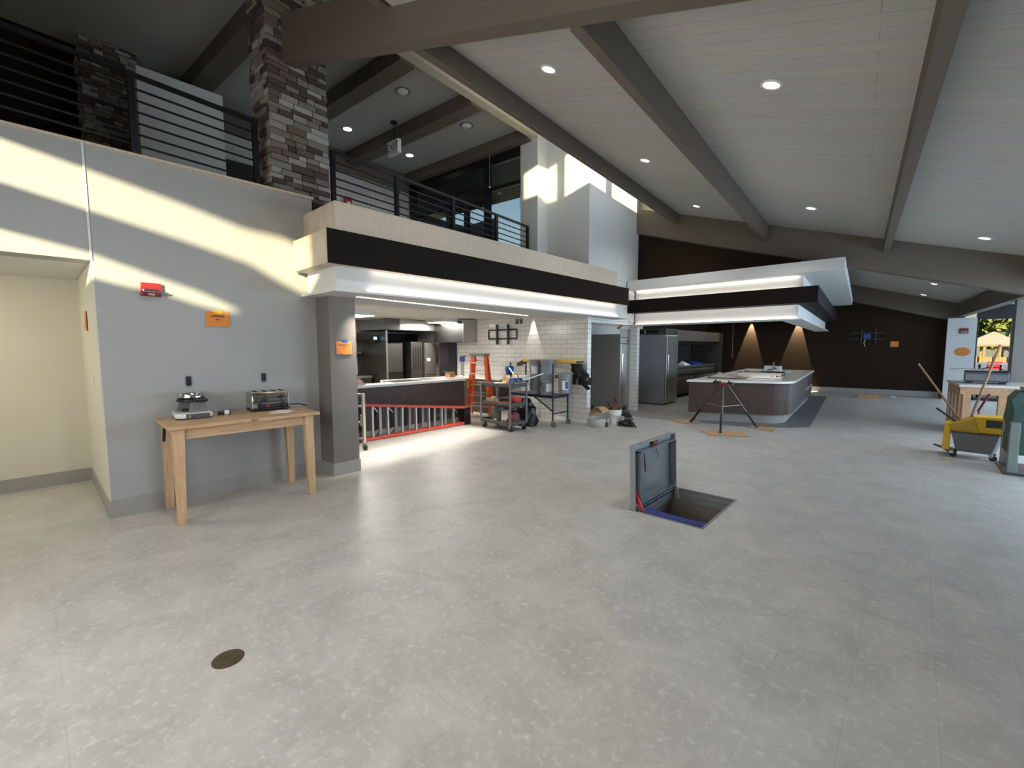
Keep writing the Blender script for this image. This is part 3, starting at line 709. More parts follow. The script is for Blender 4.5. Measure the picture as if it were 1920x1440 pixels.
# floor drain
t = thing('floor_drain', 'round bronze floor drain cover in the foreground', 'drain', (-2.373, 0.55, 0))
MB().lathe([(.068, 0), (.068, .003), (.062, .0045)], n=36).build('rim', mat('bronze', (122, 112, 92), 0.35, 0.9, noise=.2, nscale=30), t)
mb = MB()
for i in range(-6, 7):
    a = i * .0095; h = math.sqrt(max(0, .061 ** 2 - a * a))
    mb.box(a - .0024, a + .0024, -h, h, .0044, .0062); mb.box(-h, h, a - .0024, a + .0024, .0044, .0062)
mb.build('grate', mat('bronze grate', (150, 140, 118), 0.35, 0.9, noise=.25, nscale=40), t)

# ================================================================ FLOOR HATCH
t = thing('floor_hatch', 'open grey steel floor hatch with its lid standing upright', 'hatch', (HX0, HY0, 0))
W_, L_ = HX1 - HX0, HY1 - HY0
mb = MB()
mb.box(-.02, 0, -.02, L_ + .02, -.12, .004).box(W_, W_ + .02, -.02, L_ + .02, -.12, .004).box(0, W_, -.02, 0, -.12, .004).box(0, W_, L_, L_ + .02, -.12, .004)
mb.box(0, .03, 0, L_, -.12, -.03).box(W_ - .015, W_, 0, L_, -.12, -.04).box(0.03, W_ - .015, L_ - .02, L_, -.12, -.04)
mb.build('frame', mat('hatch galvanised steel', (138, 140, 140), 0.45, 0.6, noise=.12, nscale=9), t)
LT = Matrix.Translation((0.045, 0, 0.0)) @ Matrix.Rotation(R(-2.0), 4, 'Y')
lm = mat('hatch lid steel', (146, 150, 152), 0.42, 0.55, noise=.14, nscale=5)
lid = MB().box(-.05, -.042, -.01, L_ + .01, 0, .60, LT)
lid.box(-.042, 0.0, -.01, .0, 0, .60, LT).box(-.042, 0.0, L_, L_ + .01, 0, .60, LT).box(-.042, 0, 0, L_, .59, .60, LT).box(-.042, .0, 0, L_, 0, .01, LT)
lo = lid.build('lid', lm, t)
MB().box(-.041, -.036, .07, L_ - .07, .05, .52, LT).box(-.041, .03, .05, .058, .05, .54, LT).box(-.041, .03, L_ - .058, L_ - .05, .05, .54, LT).box(-.041, .03, .05, L_ - .05, .53, .54, LT).box(-.041, .03, .05, L_ - .05, .05, .058, LT).build('inner_pan', mat('hatch pan steel', (128, 133, 136), 0.35, 0.65, noise=.2, nscale=4), lo)
MB().box(-.036, -.02, .02, .045, .10, .30, LT).box(-.036, -.022, .06, .085, .30, .44, LT).build('latch_track', MT['alu'], lo)
MB().box(-.03, -.01, .40, .50, .545, .585, LT).build('latch_block', MT['redd'], lo)
MB().tube([LT @ Vector(p) for p in ((-.02, .47, .51), (-.01, .50, .44), (.0, .47, .40))], .004).build('release_wire', MT['black'], lo)
MB().tube([LT @ Vector(p) for p in ((-.02, .22, .50), (-.012, .215, .40), (-.01, .22, .32))], [.004, .009, .007]).build('release_handle', MT['redd'], lo)
MB().bar((.01, .035, .16), (.13, .02, -.06), .012, .035).build('hold_open_arm', MT['red'], t)
MB().bar((.012, .045, .12), (.09, .03, -.02), .006, .02).build('arm_label', MT['yellow'], t)
MB().bar((.06, L_ - .03, .03), (.09, L_ - .03, -.10), .02, .035).build('spring', MT['alu'], t)
mb = MB()
for k in range(4):
    mb.tube([(.08 + k * .012, .02 + k * .02, .012), (.22, .03 + k * .035, -.02), (.42, .06 + k * .045, -.05), (.605, .05 + k * .05, -.045)], .010 if k < 2 else .02)
tag(mb.build('hose_bundle', mat('blue hose', (30, 44, 120), 0.5), None), 'bundle of dark blue hoses along the near edge of the floor hatch', 'hose').location = (HX0, HY0, 0)
# ================================================================ TABLE AND WHAT STANDS ON IT
t = thing('wooden_table', 'long pale wooden table against the left wall, holding the toaster', 'table', (-4.81, 1.345, 0), R(-1.5))
TX0, TX1, TY0, TY1, TZ = -.355, .335, -.62, .62, .85
MB().box(TX0, TX1, TY0, TY1, TZ - .03, TZ).build('table_top', MT['mapletop'], t, bevel=.003)
for yy in (TY0 + .06, TY1 - .08): MB().box(TX0 + .04, TX1 - .045, yy, yy + .02, TZ - .12, TZ - .03).build('end_apron', MT['maple'], t)
for xx in (TX1 - .065, TX0 + .04): MB().box(xx, xx + .02, TY0 + .06, TY1 - .06, TZ - .12, TZ - .03).build('side_apron', MT['mapletop'], t)
for sx in (0, 1):
    for sy in (0, 1):
        cx = TX0 + .075 if sx == 0 else TX1 - .065; cy = TY0 + .075 if sy == 0 else TY1 - .10
        a, b_ = .042, .030
        ox = (a - b_) * (-1 if sx == 0 else 1); oy = (a - b_) * (-1 if sy == 0 else 1)
        mb = MB().hull([(cx + ox - b_, cy + oy - b_, 0), (cx + ox + b_, cy + oy - b_, 0), (cx + ox + b_, cy + oy + b_, 0), (cx + ox - b_, cy + oy + b_, 0)],
                       [(cx - a, cy - a, TZ - .03), (cx + a, cy - a, TZ - .03), (cx + a, cy + a, TZ - .03), (cx - a, cy + a, TZ - .03)])
        mb.build('leg', MT['maple'], t, bevel=.003)
text('pencil_mark', 'BESS', .028, MT['ink'], t, (TX1 + .0006, .02, TZ - .016), (PI / 2, 0, PI / 2))
MB().bar((TX0 + .22, TY0 + .04, TZ - .05), (TX0 + .30, TY0 + .02, TZ - .17), .02, .03).build('clamp', MT['black'], t)

# waffle maker
t = thing('waffle_maker', 'silver and black round waffle maker on the left end of the wooden table', 'waffle maker', (-5.0, 0.985, TZ), R(-4))
MB().prism([(-.20, -.13), (.10, -.14), (.15, -.10), (.15, .12), (.11, .15), (-.20, .14)], 0.008, .055).build('base', MT['trimw'], t, bevel=.014)
MB().prism([(-.19, -.12), (.10, -.13), (.14, -.10), (.14, .12), (.11, .14), (-.19, .13)], 0, .008).build('foot_pad', MT['rubber'], t)
MB().hull([(.151, -.06, .014), (.151, .12, .014), (.145, .12, .05), (.145, -.06, .05)], [(.156, -.06, .014), (.156, .12, .014), (.150, .12, .05), (.150, -.06, .05)]).build('control_panel', MT['greyd'], t, bevel=.002)
MB().lathe([(.013, 0), (.013, .012)], T=Matrix.Translation((.154, -.035, .032)) @ Matrix.Rotation(PI / 2, 4, 'Y')).build('dial', MT['chrome'], t)
MB().hull([(.02, -.03, .05), (.07, -.03, .05), (.07, .12, .05), (.02, .12, .05)], [(.03, -.005, .155), (.06, -.005, .155), (.06, .10, .155), (.03, .10, .155)]).build('support_arm', MT['grey'], t, bevel=.006)
MB().hull([(-.17, -.10, .05), (-.12, -.10, .05), (-.12, .06, .05), (-.17, .06, .05)], [(-.15, -.07, .155), (-.12, -.07, .155), (-.12, .04, .155), (-.15, .04, .155)]).build('support_arm', MT['grey'], t, bevel=.006)
MB().lathe([(.055, .058), (.06, .07), (.06, .075)], c=(-.06, -.01, 0)).build('drip_tray', MT['black'], t, smooth=True)
MB().lathe([(.10, .148), (.115, .155), (.115, .175), (.10, .18)], c=(-.04, .01, 0), n=32).build('lower_plate', MT['black'], t, smooth=True)
MB().lathe([(.10, .182), (.108, .19), (.108, .225), (.10, .235), (.02, .238)], c=(-.04, .01, 0), n=32).build('upper_plate', MT['chrome'], t, smooth=True)
MB().box(.055, .135, .005, .115, .150, .185).build('handle', MT['black'], t, bevel=.012)
MB().box(-.165, -.13, -.05, .0, .155, .195).build('hinge', MT['black'], t, bevel=.01)

# toaster
t = thing('toaster', 'chrome four slot toaster on the right half of the wooden table', 'toaster', (-5.03, 1.66, TZ), R(-3))
prof = [(-.10, .03), (-.10, .16), (-.085, .19), (-.06, .20), (.05, .20), (.08, .19), (.10, .16), (.105, .03)]
mb = MB(); ya, yb = -.17, .17
mb.hull([(x, ya, z) for x, z in prof], [(x, yb, z) for x, z in prof]); mb.build('shell', MT['chrome'], t, bevel=.006, smooth=True)
for y in (ya - .006, yb):
    MB().hull([(x * 1.02, y, z) for x, z in prof], [(x * 1.02, y + .006, z) for x, z in prof]).build('end_cap', MT['steel'], t, bevel=.002)
MB().box(-.11, .115, ya - .012, yb + .012, .012, .032).build('base', MT['black'], t, bevel=.006)
MB().box(.102, .109, -.11, .165, .032, .072).build('control_strip', MT['black'], t, bevel=.003)
for y in (-.12, -.03, .06, .13):
    MB().box(-.07, .05, y - .012, y + .012, .2005, .204).build('slot', MT['dark'], t)
for y, z in ((-.06, .115), (.10, .145)):
    MB().box(.099, .106, y - .004, y + .004, .08, .17).build('lever_track', MT['dark'], t)
    MB().box(.105, .135, y - .028, y + .028, z - .009, z + .009).build('lever', MT['black'], t, bevel=.006)
for y in (-.10, .12):
    MB().lathe([(.028, 0), (.026, .016), (.01, .018)], T=Matrix.Translation((.108, y, .058)) @ Matrix.Rotation(PI / 2, 4, 'Y')).build('knob', MT['black'], t, smooth=True)
MB().box(.1092, .111, -.05, -.01, .045, .060).build('badge', MT['red'], t)
for x in (-.08, .08):
    for y in (-.14, .14): MB().lathe([(.012, 0), (.012, .014)], c=(x, y, 0), n=12).build('foot', MT['rubber'], t)
MB().tube([(-.02, .18, .03), (-.02, .26, .035), (.0, .33, .03), (.02, .37, .015), (.03, .39, .008)], .007).build('power_cord', MT['black'], t)
t = thing('power_plug', 'black appliance plug with a pale cord lying between waffle maker and toaster', 'plug', (-4.93, 1.255, TZ), R(75))
MB().tube([(-.075, 0, .022), (-.02, 0, .022)], [.018, .02]).build('grip', MT['black'], t, smooth=True)
MB().tube([(-.02, 0, .024), (.02, 0, .024)], .022).build('collar', MT['trimw'], t, smooth=True)
MB().tube([(.02, 0, .024), (.03, 0, .024)], .025).build('ring', MT['black'], t, smooth=True)
MB().tube([(.03, 0, .02), (.06, .0, .012), (.12, -.03, .006), (.17, -.02, .006)], .004).build('cord', MT['grey'], t)
mb = MB().prism([(-.11, -.08), (.12, -.09), (.10, .09), (-.09, .08)], 0.0005, .0025)
o = tag(mb.build('paper_sheet', MT['paper'], None), 'white instruction sheet lying in front of the toaster on the table', 'paper'); o.location = (-4.75, 1.70, TZ); o.rotation_euler = (0, 0, R(-40))

# ================================================================ KITCHEN
# front counter
t = thing('serving_counter', 'walnut fronted serving counter with white stone top in the kitchen opening', 'counter', (-6.62, 4.3, 0))
MB().box(-.80, 0, -1.2, 1.50, .10, .845).build('body', MT['walnut'], t)
MB().box(-.76, -.06, -1.2, 1.48, 0, .10).build('plinth', MT['base'], t)
MB().prism([(.04, -1.9), (.04, 1.54), (-.84, 2.2), (-.84, .14), (-.28, -.04), (-.28, -1.9)], .845, .885).build('worktop', MT['stonetop'], t, bevel=.004)
MB().box(-.28, 0, -1.9, -1.2, .0, .845).build('end_panel', MT['walnut'], t)
MB().box(-.64, -.16, .02, .62, .8855, .889).build('griddle_plate', MT['steeld'], t)
MB().box(-.64, -.18, .74, 1.40, .8855, .889).build('griddle_plate', MT['steeld'], t)
MB().box(-.003, .004, -1.2, 1.50, .0, .12).build('toe_strip', MT['base'], t)
MB().box(.001, .006, -1.88, -1.25, .42, .80).build('recess_shade', MT['dark'], t)  # dark sheet on the flat panel, painting in the shade of a recess
t = thing('side_counter', 'short counter with pale top against the white tiled wall behind the ladder', 'counter', (-7.5, 7.1, 0))
MB().box(-.8, .78, -.16, .19, .0, .77).build('body', MT['walnut'], t)
MB().box(-.82, .80, -.18, .195, .77, .80).build('worktop', MT['stonetop'], t, bevel=.004)
t = thing('cardboard_box', 'small open cardboard box on the kitchen counter by the ladders', 'box', (-7.2, 5.93, .8855))
MB().box(-.08, .08, -.07, .07, 0, .10).build('carton', MT['card'], t)
MB().add([(-.08, -.07, .10), (.08, -.07, .10), (.10, -.15, .12), (-.10, -.15, .12)], [(0, 1, 2, 3)]).build('flap', MT['card'], t)
t = thing('cardboard_box', 'brochure box with a striped print at the left end of the serving counter', 'box', (-6.72, 3.62, .8855), R(25))
MB().hull([(-.05, -.08, 0), (.05, -.08, 0), (.05, .10, 0), (-.05, .10, 0)], [(-.05, -.08, .11), (.05, -.08, .11), (.05, -.06, .11), (-.05, -.06, .11)]).build('carton', grain('printed carton', (170, 60, 50), (220, 214, 204), (1, 14, 14), .6, 3), t)

# range with overshelf behind the counter
def knob_row(parent, xs, y, z, T=None, r=.022, m='steel', name='knob'):
    for a in xs:
        MB().lathe([(r, 0), (r * .9, .03), (r * .4, .032)], n=14, T=Matrix.Translation((y, a, z)) @ Matrix.Rotation(PI / 2, 4, 'Y')).build(name, MT[m], parent, smooth=True)
t = thing('kitchen_range', 'stainless range with black knobs and a shelf above, at the left in the kitchen', 'range', (-9.85, 4.85, 0))
MB().box(-.42, .40, -1.0, .55, .08, .80).build('body', MT['steel'], t, bevel=.005)
MB().box(-.42, .44, -1.0, .55, .80, .85).build('cooktop', MT['steel'], t, bevel=.005)
MB().box(.40, .42, -.98, .53, .66, .79).build('control_panel', MT['steeld'], t)
knob_row(t, [-.8, -.65, -.5, -.3, -.15, 0, .2, .35], .42, .725, m='black')
MB().box(.401, .415, -.9, .45, .14, .60).build('oven_door', MT['steeld'], t, bevel=.005)
MB().box(.415, .44, -.8, .35, .585, .605).build('handle', MT['steel'], t)
MB().box(-.42, -.38, -1.0, .55, .85, 1.36).build('back_panel', MT['steeld'], t)
MB().box(-.42, -.05, -1.0, -.22, 1.36, 1.40).box(-.42, -.05, -.15, .55, 1.36, 1.40).build('shelf', MT['steel'], t)
t = thing('wall_shelf', 'high stainless wall shelf with a slanted rack above the kitchen range', 'shelf', (-10.0, 4.55, 1.72))
MB().box(-.28, .2, -.9, .8, 0, .03).build('board', MT['steeld'], t)
for y in (-.6, .0, .6): MB().hull([(-.28, y, -.26), (-.24, y, -.26), (-.24, y + .02, -.26), (-.28, y + .02, -.26)], [(-.28, y, 0), (.18, y, 0), (.18, y + .02, 0), (-.28, y + .02, 0)]).build('bracket', MT['steel'], t)
t = thing('control_screen', 'small control box with a glowing blue screen beside the black hood', 'screen', (-9.24, 5.399, 1.62), 0)
MB().box(-.04, 0, -.1, .1, 0, .17).build('housing', MT['black'], t, bevel=.004)
MB().box(0, .004, -.04, .04, .07, .13).build('display', mat('blue display', (0.35, 0.6, 1.0), emit=2.5), t)
# hood and dark enclosure
t = thing('exhaust_hood', 'long stainless exhaust hood over the dark cooking niche in the kitchen', 'hood', (-9.3, 6.3, 1.92))
MB().box(-.98, .34, -.78, .98, 0, .255).build('canopy', MT['steel'], t, bevel=.004)
MB().box(.34, .345, -.80, -.42, .0, .255).build('end_panel', MT['steeld'], t)
MB().box(-.95, .38, -.75, .76, -.015, 0).build('filter_bank', MT['dark'], t)
t = thing('cooking_niche', 'tall dark steel enclosure below the stainless hood', 'enclosure', (-9.3, 6.3, 0))
MB().box(-.98, -.94, -.80, .98, 0, 1.88).build('back_panel', MT['dark'], t)
MB().box(-.94, .36, -.80, -.76, 0, 1.88).build('side_panel', MT['steeld'], t)
MB().box(.36, .385, -.82, -.78, 0, 1.90).build('corner_trim', MT['steel'], t)
t = thing('tall_oven_cabinet', 'dark tall oven cabinet with hanging hooks inside the cooking niche', 'oven', (-9.7, 6.25, 0))
MB().box(-.45, .30, -.55, .0, 0, 1.62).build('body', MT['black'], t, bevel=.01)
MB().box(.30, .32, -.53, -.02, .9, 1.58).build('door', MT['steeld'], t, bevel=.006)
MB().box(.32, .34, -.50, -.48, 1.0, 1.5).build('handle', MT['steel'], t)
t = thing('pass_through_cabinet', 'dark ribbed tall steel cabinet left of the bright refrigerator in the niche', 'cabinet', (-9.3, 6.55, 0))
MB().box(-.45, .12, -.22, .12, 0, 1.64).build('body', MT['steeld'], t, bevel=.006)
for k in range(4): MB().box(.12, .128, -.16 + k * .07, -.14 + k * .07, .95, 1.50).build('rib', MT['black'], t)
t = thing('refrigerator', 'pale stainless refrigerator deep in the kitchen niche', 'refrigerator', (-9.2, 6.87, 0))
MB().box(-.45, .10, -.18, .14, .05, 1.62).build('body', MT['steel'], t, bevel=.006)
MB().box(.10, .13, -.17, .13, .08, .80).build('door', MT['steel'], t, bevel=.006)
MB().box(.10, .13, -.17, .13, .82, 1.56).build('door', MT['steel'], t, bevel=.006)
MB().box(.13, .133, -.14, -.04, 1.16, 1.24).build('label_plate', MT['paper'], t)
t = thing('metal_door', 'dark red edged metal door beside the refrigerator in the kitchen', 'door', (-8.95, 7.18, 0))
MB().box(-.04, .0, -.14, .10, 0, 1.62).build('leaf', MT['redd'], t)
for z in (.9, 1.35): MB().box(0, .03, -.10, -.04, z, z + .10).build('hinge', MT['black'], t)
t = thing('tall_dark_cabinet', 'black tall cabinet against the tiled wall at the right of the niche', 'cabinet', (-8.72, 7.05, 0))
MB().box(-.19, .14, -.05, .24, 0, 1.62).build('body', MT['dark'], t, bevel=.01)
MB().box(.14, .15, -.04, .235, .04, 1.6).build('door', MT['black'], t)
t = thing('hood_box', 'stainless box mounted high on the tiled wall with a black underside', 'hood', (-8.4, 7.07, 1.62))
MB().box(-.55, .57, -.21, .225, 0, .54).build('housing', MT['steel'], t, bevel=.003)
MB().box(-.53, .54, -.215, -.21, .01, .50).build('front_panel', MT['black'], t)
# ceiling light boxes
for x, y, l in ((-8.35, 6.75, 'square boxed ceiling light in the kitchen over the counter end'), (-7.75, 4.05, 'square boxed ceiling light in the kitchen partly behind the taupe column')):
    t = thing('ceiling_light_box', l, 'light', (x, y, 2.18), 0, 'boxed ceiling lights in the kitchen')
    MB().box(-.33, .33, -.33, .33, -.085, -.0005).build('housing', MT['trimw'], t)
    MB().box(-.30, .30, -.30, .30, -.095, -.085).build('diffuser', MT['panel'], t)
    light('ceiling_light_lamp', 'AREA', (0, 0, -.11), 95, (1, .95, .86), (0, 0, -1), parent=t, shape='RECTANGLE', size=.6, size_y=.6)
t = thing('linear_light', 'long thin linear light in the kitchen ceiling behind the shelf', 'light', (-5.03, 4.39, 2.088), math.atan2(0.565, 3.69))
MB().box(-.025, .025, -1.86, 1.86, -.004, -.0005).build('trim', MT['trimw'], t)
MB().box(-.018, .018, -1.85, 1.85, -.008, -.004).build('diffuser', MT['panel'], t)
light('linear_lamp', 'AREA', (0, 0, -.02), 30, (1, .96, .88), (-0.36, 0, -1), parent=t, shape='RECTANGLE', size=3.7, size_y=.04, spread=R(46))
# bracket, outlets and spots on the tiled wall
def tvmount(label, loc, rz):
    t = thing('tv_bracket', label, 'bracket', loc, rz)
    for z in (-.10, .10): MB().box(-.45 * .98, .45 * .98, -.025, 0, z - .018, z + .018).build('cross_bar', MT['black'], t)
    for x in (-.44, .44): MB().box(x - .012, x + .012, -.025, -.003, -.10, .10).build('end_bar', MT['black'], t)
    for x in (-.15, .20): MB().box(x - .022, x + .022, -.055, -.025, -.23, .22).build('arm', MT['black'], t)
    return t
tvmount('black television bracket on the white tiled kitchen wall', (-6.97, 7.299, 1.80), 0)
mt = tvmount('black television bracket on the dark brown back wall with a dangling cable', (0, 0, 0), 0); mt.matrix_world = GR @ Matrix.Translation((0.17, 17.998, 1.83))
MB().box(-.10, .08, -.12, -.056, -.07, .07).build('mount_head', MT['blue'], mt)
MB().tube([(-.05, -.06, -.08), (-.08, -.06, -.22), (-.04, -.06, -.34)], .008).build('cable', MT['whitep'], mt)
for x, l in ((-6.53, 'open black outlet box high on the tiled wall, left of the pair'), (-6.41, 'grey outlet plate high on the tiled wall, right of the pair')):
    t = thing('outlet', l, 'outlet', (x, 7.299, 2.07))
    MB().box(-.045, .045, -.008, 0, -.055, .055).build('plate', MT['black'] if x < -6.5 else MT['grey'], t, bevel=.003)
    for z in (-.025, .02): MB().box(-.014, .014, -.012, -.008, z, z + .02).build('socket', MT['whitep'] if x < -6.5 else MT['black'], t)
def wallspot(label, loc, d, ang, power, col):
    t = thing('spot_light', label, 'light', loc)
    MB().lathe([(.03, 0), (.03, -.006), (.02, -.006)], n=20).build('trim_ring', MT['trimw'], t)
    light('spot_lamp', 'SPOT', (0, 0, -.01), power, col, d, parent=t, spot_size=R(ang), spot_blend=0.06, shadow_soft_size=0.01)
wallspot('small recessed spot shining down the white tiled wall', (-6.06, 7.262, 2.18), (0, 0.0, -1), 38, 60, (1, .96, .88))
for x in (-4.42, -2.98):
    wallspot('small spot washing the brown wall above the island, %s' % ('left cone' if x < -4 else 'right cone'), (x, 18.0 - .035 + .0733 * x, 2.62), (-0.03, 0.0, -1), 31, 1500, (1, .82, .58))

# ================================================================ REFRIGERATORS AND SECOND COOK LINE
t = thing('refrigerator', 'reach-in refrigerator with stainless door between the two white tiled piers', 'refrigerator', (-5.4, 9.32, 0))
MB().box(-.40, .40, -.215, .235, .10, 1.80).build('body', MT['taupe'], t, bevel=.004)
MB().box(.40, .43, -.205, .23, .14, 1.58).build('door', MT['steel'], t, bevel=.008)
MB().box(.40, .43, -.205, .23, 1.60, 1.72).build('control_panel', MT['steel'], t, bevel=.004)
MB().box(.43, .434, .08, .17, 1.63, 1.66).build('display', MT['black'], t)
MB().box(.40, .43, -.205, .23, 1.73, 1.92).build('top_grille', MT['steel'], t, bevel=.004)
MB().tube([(.455, -.17, .95), (.455, -.17, 1.35)], .012).build('handle', MT['chrome'], t)
for x in (-.33, .33):
    for y in (-.17, .19): MB().lathe([(.03, 0), (.03, .10)], c=(x, y, 0), n=12).build('foot', MT['black'], t)
t = thing('refrigerator', 'tall grey sided refrigerator beyond the slim tiled pier', 'refrigerator', (-5.2, 11.37, 0))
MB().box(-.45, .46, -.37, .37, .02, 1.82).build('body', mat('grey side panel', (136, 138, 140), 0.5, noise=.03), t, bevel=.004)
MB().box(.46, .50, -.36, .36, .06, 1.80).build('door', MT['steel'], t, bevel=.008)
MB().tube([(.525, -.3, .8), (.525, -.3, 1.3)], .012).build('handle', MT['chrome'], t)
t = thing('overhead_cabinet', 'dark open stainless shelf box above the grey sided refrigerator', 'cabinet', (-5.2, 11.37, 1.83))
MB().box(-.45, .47, -.37, .37, 0, .03).box(-.45, .47, -.37, .37, .12, .15).box(.28, .47, -.37, .37, .03, .12).box(-.45, -.42, -.37, .37, .03, .12).build('frame', MT['steeld'], t)
MB().box(-.42, .28, -.30, .35, .03, .118).build('dark_contents', MT['dark'], t)
MB().box(-.12, -.09, -.372, -.30, .03, .12).build('divider', MT['steel'], t)
t = thing('kitchen_range', 'long black gas range with steel knobs behind the island', 'range', (-5.40, 14.1, 0))
MB().box(-.50, .30, -1.7, 1.8, .10, .74).build('body', MT['black'], t, bevel=.006)
MB().box(.30, .34, -1.7, 1.8, .70, .90).build('control_panel', MT['steeld'], t, bevel=.006)
MB().box(-.50, .36, -1.7, 1.8, .90, .93).build('cooktop', MT['steel'], t, bevel=.004)
knob_row(t, [-1.5 + k * .27 for k in range(12)], .34, .80, r=.035)
for a, b_ in ((-1.65, -.1), (.05, 1.7)):
    o = MB().box(.30, .33, a, b_, .16, .66).build('oven_door', MT['black'], t, bevel=.006)
    MB().tube([(.37, a + .1, .60), (.37, b_ - .1, .60)], .014).build('handle', MT['steel'], o)
for y in (-1.6, 1.7):
    for x in (-.4, .22): MB().lathe([(.04, 0), (.03, .10)], c=(x, y, 0), n=12).build('foot', MT['steel'], t)
t = thing('prep_table', 'narrow stainless cabinet at the left end of the black range', 'cabinet', (-5.30, 12.10, 0))
MB().box(-.5, .28, -.26, .22, .10, .80).build('body', MT['steel'], t, bevel=.004)
MB().box(-.5, .30, -.27, .23, .80, .83).build('top', MT['steel'], t)
for y in (-.2, .16):
    for x in (-.4, .2): MB().lathe([(.03, 0), (.02, .10)], c=(x, y, 0), n=10).build('foot', MT['steel'], t)
o = tag(MB().hull([(-.12, -.30, 0), (.12, -.30, 0), (.12, .30, 0), (-.12, .30, 0)], [(-.10, -.26, .10), (-.02, -.26, .10), (.08, .30, .05), (-.12, .30, .05)]).build('plastic_wrap_bundle', MT['blue'], None), 'blue and white wrapped bundle lying on the black range', 'bundle'); o.location = (-5.35, 14.9, .9305)
o = tag(MB().hull([(-.15, -.25, 0), (.12, -.25, 0), (.12, .2, 0), (-.15, .2, 0)], [(-.12, -.22, .04), (.0, -.22, .14), (.02, .16, .06), (-.12, .16, .03)]).build('paper_bag', MT['paper'], None), 'crumpled white paper on the near end of the black range', 'paper'); o.location = (-5.35, 13.9, .9305)
t = thing('exhaust_hood', 'stainless exhaust hood above the black range behind the island', 'hood', (-5.42, 13.9, 1.56))
MB().box(-.5, .45, -2.0, 2.05, .12, .42).build('canopy', MT['steel'], t, bevel=.004)
MB().hull([(-.5, -1.9, 0), (.2, -1.9, 0), (.2, 2.0, 0), (-.5, 2.0, 0)], [(-.5, -2.0, .12), (.45, -2.0, .12), (.45, 2.05, .12), (-.5, 2.05, .12)]).build('filter_bank', MT['dark'], t)
o = tag(MB().box(-.005, .02, -1.85, 2.0, 0, 1.94).build('splash_panel', MT['steeld'], None), 'dark stainless back panel behind the black range', 'panel'); o.location = (-5.94, 14, 0)
o = tag(MB().box(0, .98, 0, .08, 0, 1.97).build('alcove_end_panel', MT['steeld'], None), 'narrow stainless end panel at the far end of the range alcove', 'panel'); o.location = (-5.90, 16.04, 0)

# pull cord at the far wall
t = thing('pull_cord', 'thin hanging cord with a small red end in front of the brown wall', 'cord', (-4.62, 16.2, 1.16))
MB().tube([(0, 0, .05), (0, 0, 1.609)], .008).build('cord', MT['grey'], t)
MB().lathe([(.035, -.03), (.04, 0), (.03, .05), (.01, .06)]).build('weight', MT['redd'], t, smooth=True)

# ================================================================ ISLAND
t = thing('island_counter', 'walnut island with rounded corner and white stone top under the canopy', 'island', (-2.7, 11.5, 0))
def rnd_poly(pts, ri=2, r=.28, n=8):
    out = []
    for i, p in enumerate(pts):
        if i != ri: out.append(p); continue
        p0 = Vector(pts[i - 1]); p1 = Vector(p); p2 = Vector(pts[(i + 1) % len(pts)])
        a = p1 + (p0 - p1).normalized() * r; b2 = p1 + (p2 - p1).normalized() * r
        for k in range(n + 1):
            s = k / n; q = a * (1 - s) ** 2 + p1 * 2 * s * (1 - s) + b2 * s * s; out.append((q.x, q.y))
    return out
ox, oy = -2.7, 11.5
def I(pts): return [(x - ox, y - oy) for x, y in pts]
base = [(-3.75, 14.9), (-3.37, 9.02), (-1.72, 9.74), (-2.12, 14.9)]
MB().prism(rnd_poly(I(base), 2, .34), .18, .795).build('cladding', MT['walnut'], t)
MB().prism(rnd_poly(I([(-3.70, 14.9), (-3.27, 9.16), (-1.82, 9.80), (-2.2, 14.9)]), 2, .34), .003, .18).build('plinth', MT['base'], t)
MB().prism(rnd_poly(I([(-3.80, 14.93), (-3.40, 8.97), (-1.67, 9.70), (-2.08, 14.93)]), 2, .34), .795, .835).build('worktop', MT['stonetop'], t, bevel=.004)
mb = MB()
mb.hull([(-1.985 - ox, 13.0 - oy, .46), (-1.975 - ox, 13.0 - oy, .46), (-2.10 - ox, 14.7 - oy, .46), (-2.11 - ox, 14.7 - oy, .46)], [(-1.985 - ox, 13.0 - oy, .77), (-1.975 - ox, 13.0 - oy, .77), (-2.10 - ox, 14.7 - oy, .77), (-2.11 - ox, 14.7 - oy, .77)])
mb.build('niche_shade', MT['dark'], t)  # flat dark sheet paints the shade of an open niche on solid cladding
MB().hull([(-1.985 - ox, 13.0 - oy, .44), (-1.95 - ox, 13.0 - oy, .44), (-2.075 - ox, 14.7 - oy, .44), (-2.11 - ox, 14.7 - oy, .44)], [(-1.985 - ox, 13.0 - oy, .46), (-1.95 - ox, 13.0 - oy, .46), (-2.075 - ox, 14.7 - oy, .46), (-2.11 - ox, 14.7 - oy, .46)]).build('niche_shelf', MT['stonetop'], t)
MB().box(-2.62 - ox, -2.02 - ox, 9.92 - oy, 10.25 - oy, .8355, .84).build('inset_tray', MT['chrome'], t)
MB().box(-2.75 - ox, -2.35 - ox, 11.9 - oy, 12.7 - oy, .8355, .845).box(-2.80 - ox, -2.45 - ox, 13.0 - oy, 13.9 - oy, .8355, .845).build('inset_tray', MT['trimw'], t)
t = thing('food_warmer', 'long stainless drop-in food warmer resting on the island top', 'food warmer', (-2.42, 10.55, .8355), R(6))
MB().box(-.42, .40, -.18, .18, .0, .11).build('body', MT['steel'], t, bevel=.006)
MB().box(-.44, .42, -.20, .20, .11, .125).build('rim', MT['chrome'], t)
MB().box(.20, .25, -.184, -.18, .03, .07).build('label_plate', MT['paper'], t)
MB().box(.30, .34, -.186, -.18, .035, .065).build('switch', MT['red'], t)
MB().tube([(.36, -.19, .05), (.46, -.22, .10), (.45, -.1, .14), (.2, -.05, .14), (.0, .05, .135)], .008).build('cable', MT['black'], t)
MB().tube([(-.34, -.1, .125), (-.30, 0, .15), (-.2, .05, .13)], .01).build('handle', MT['chrome'], t)
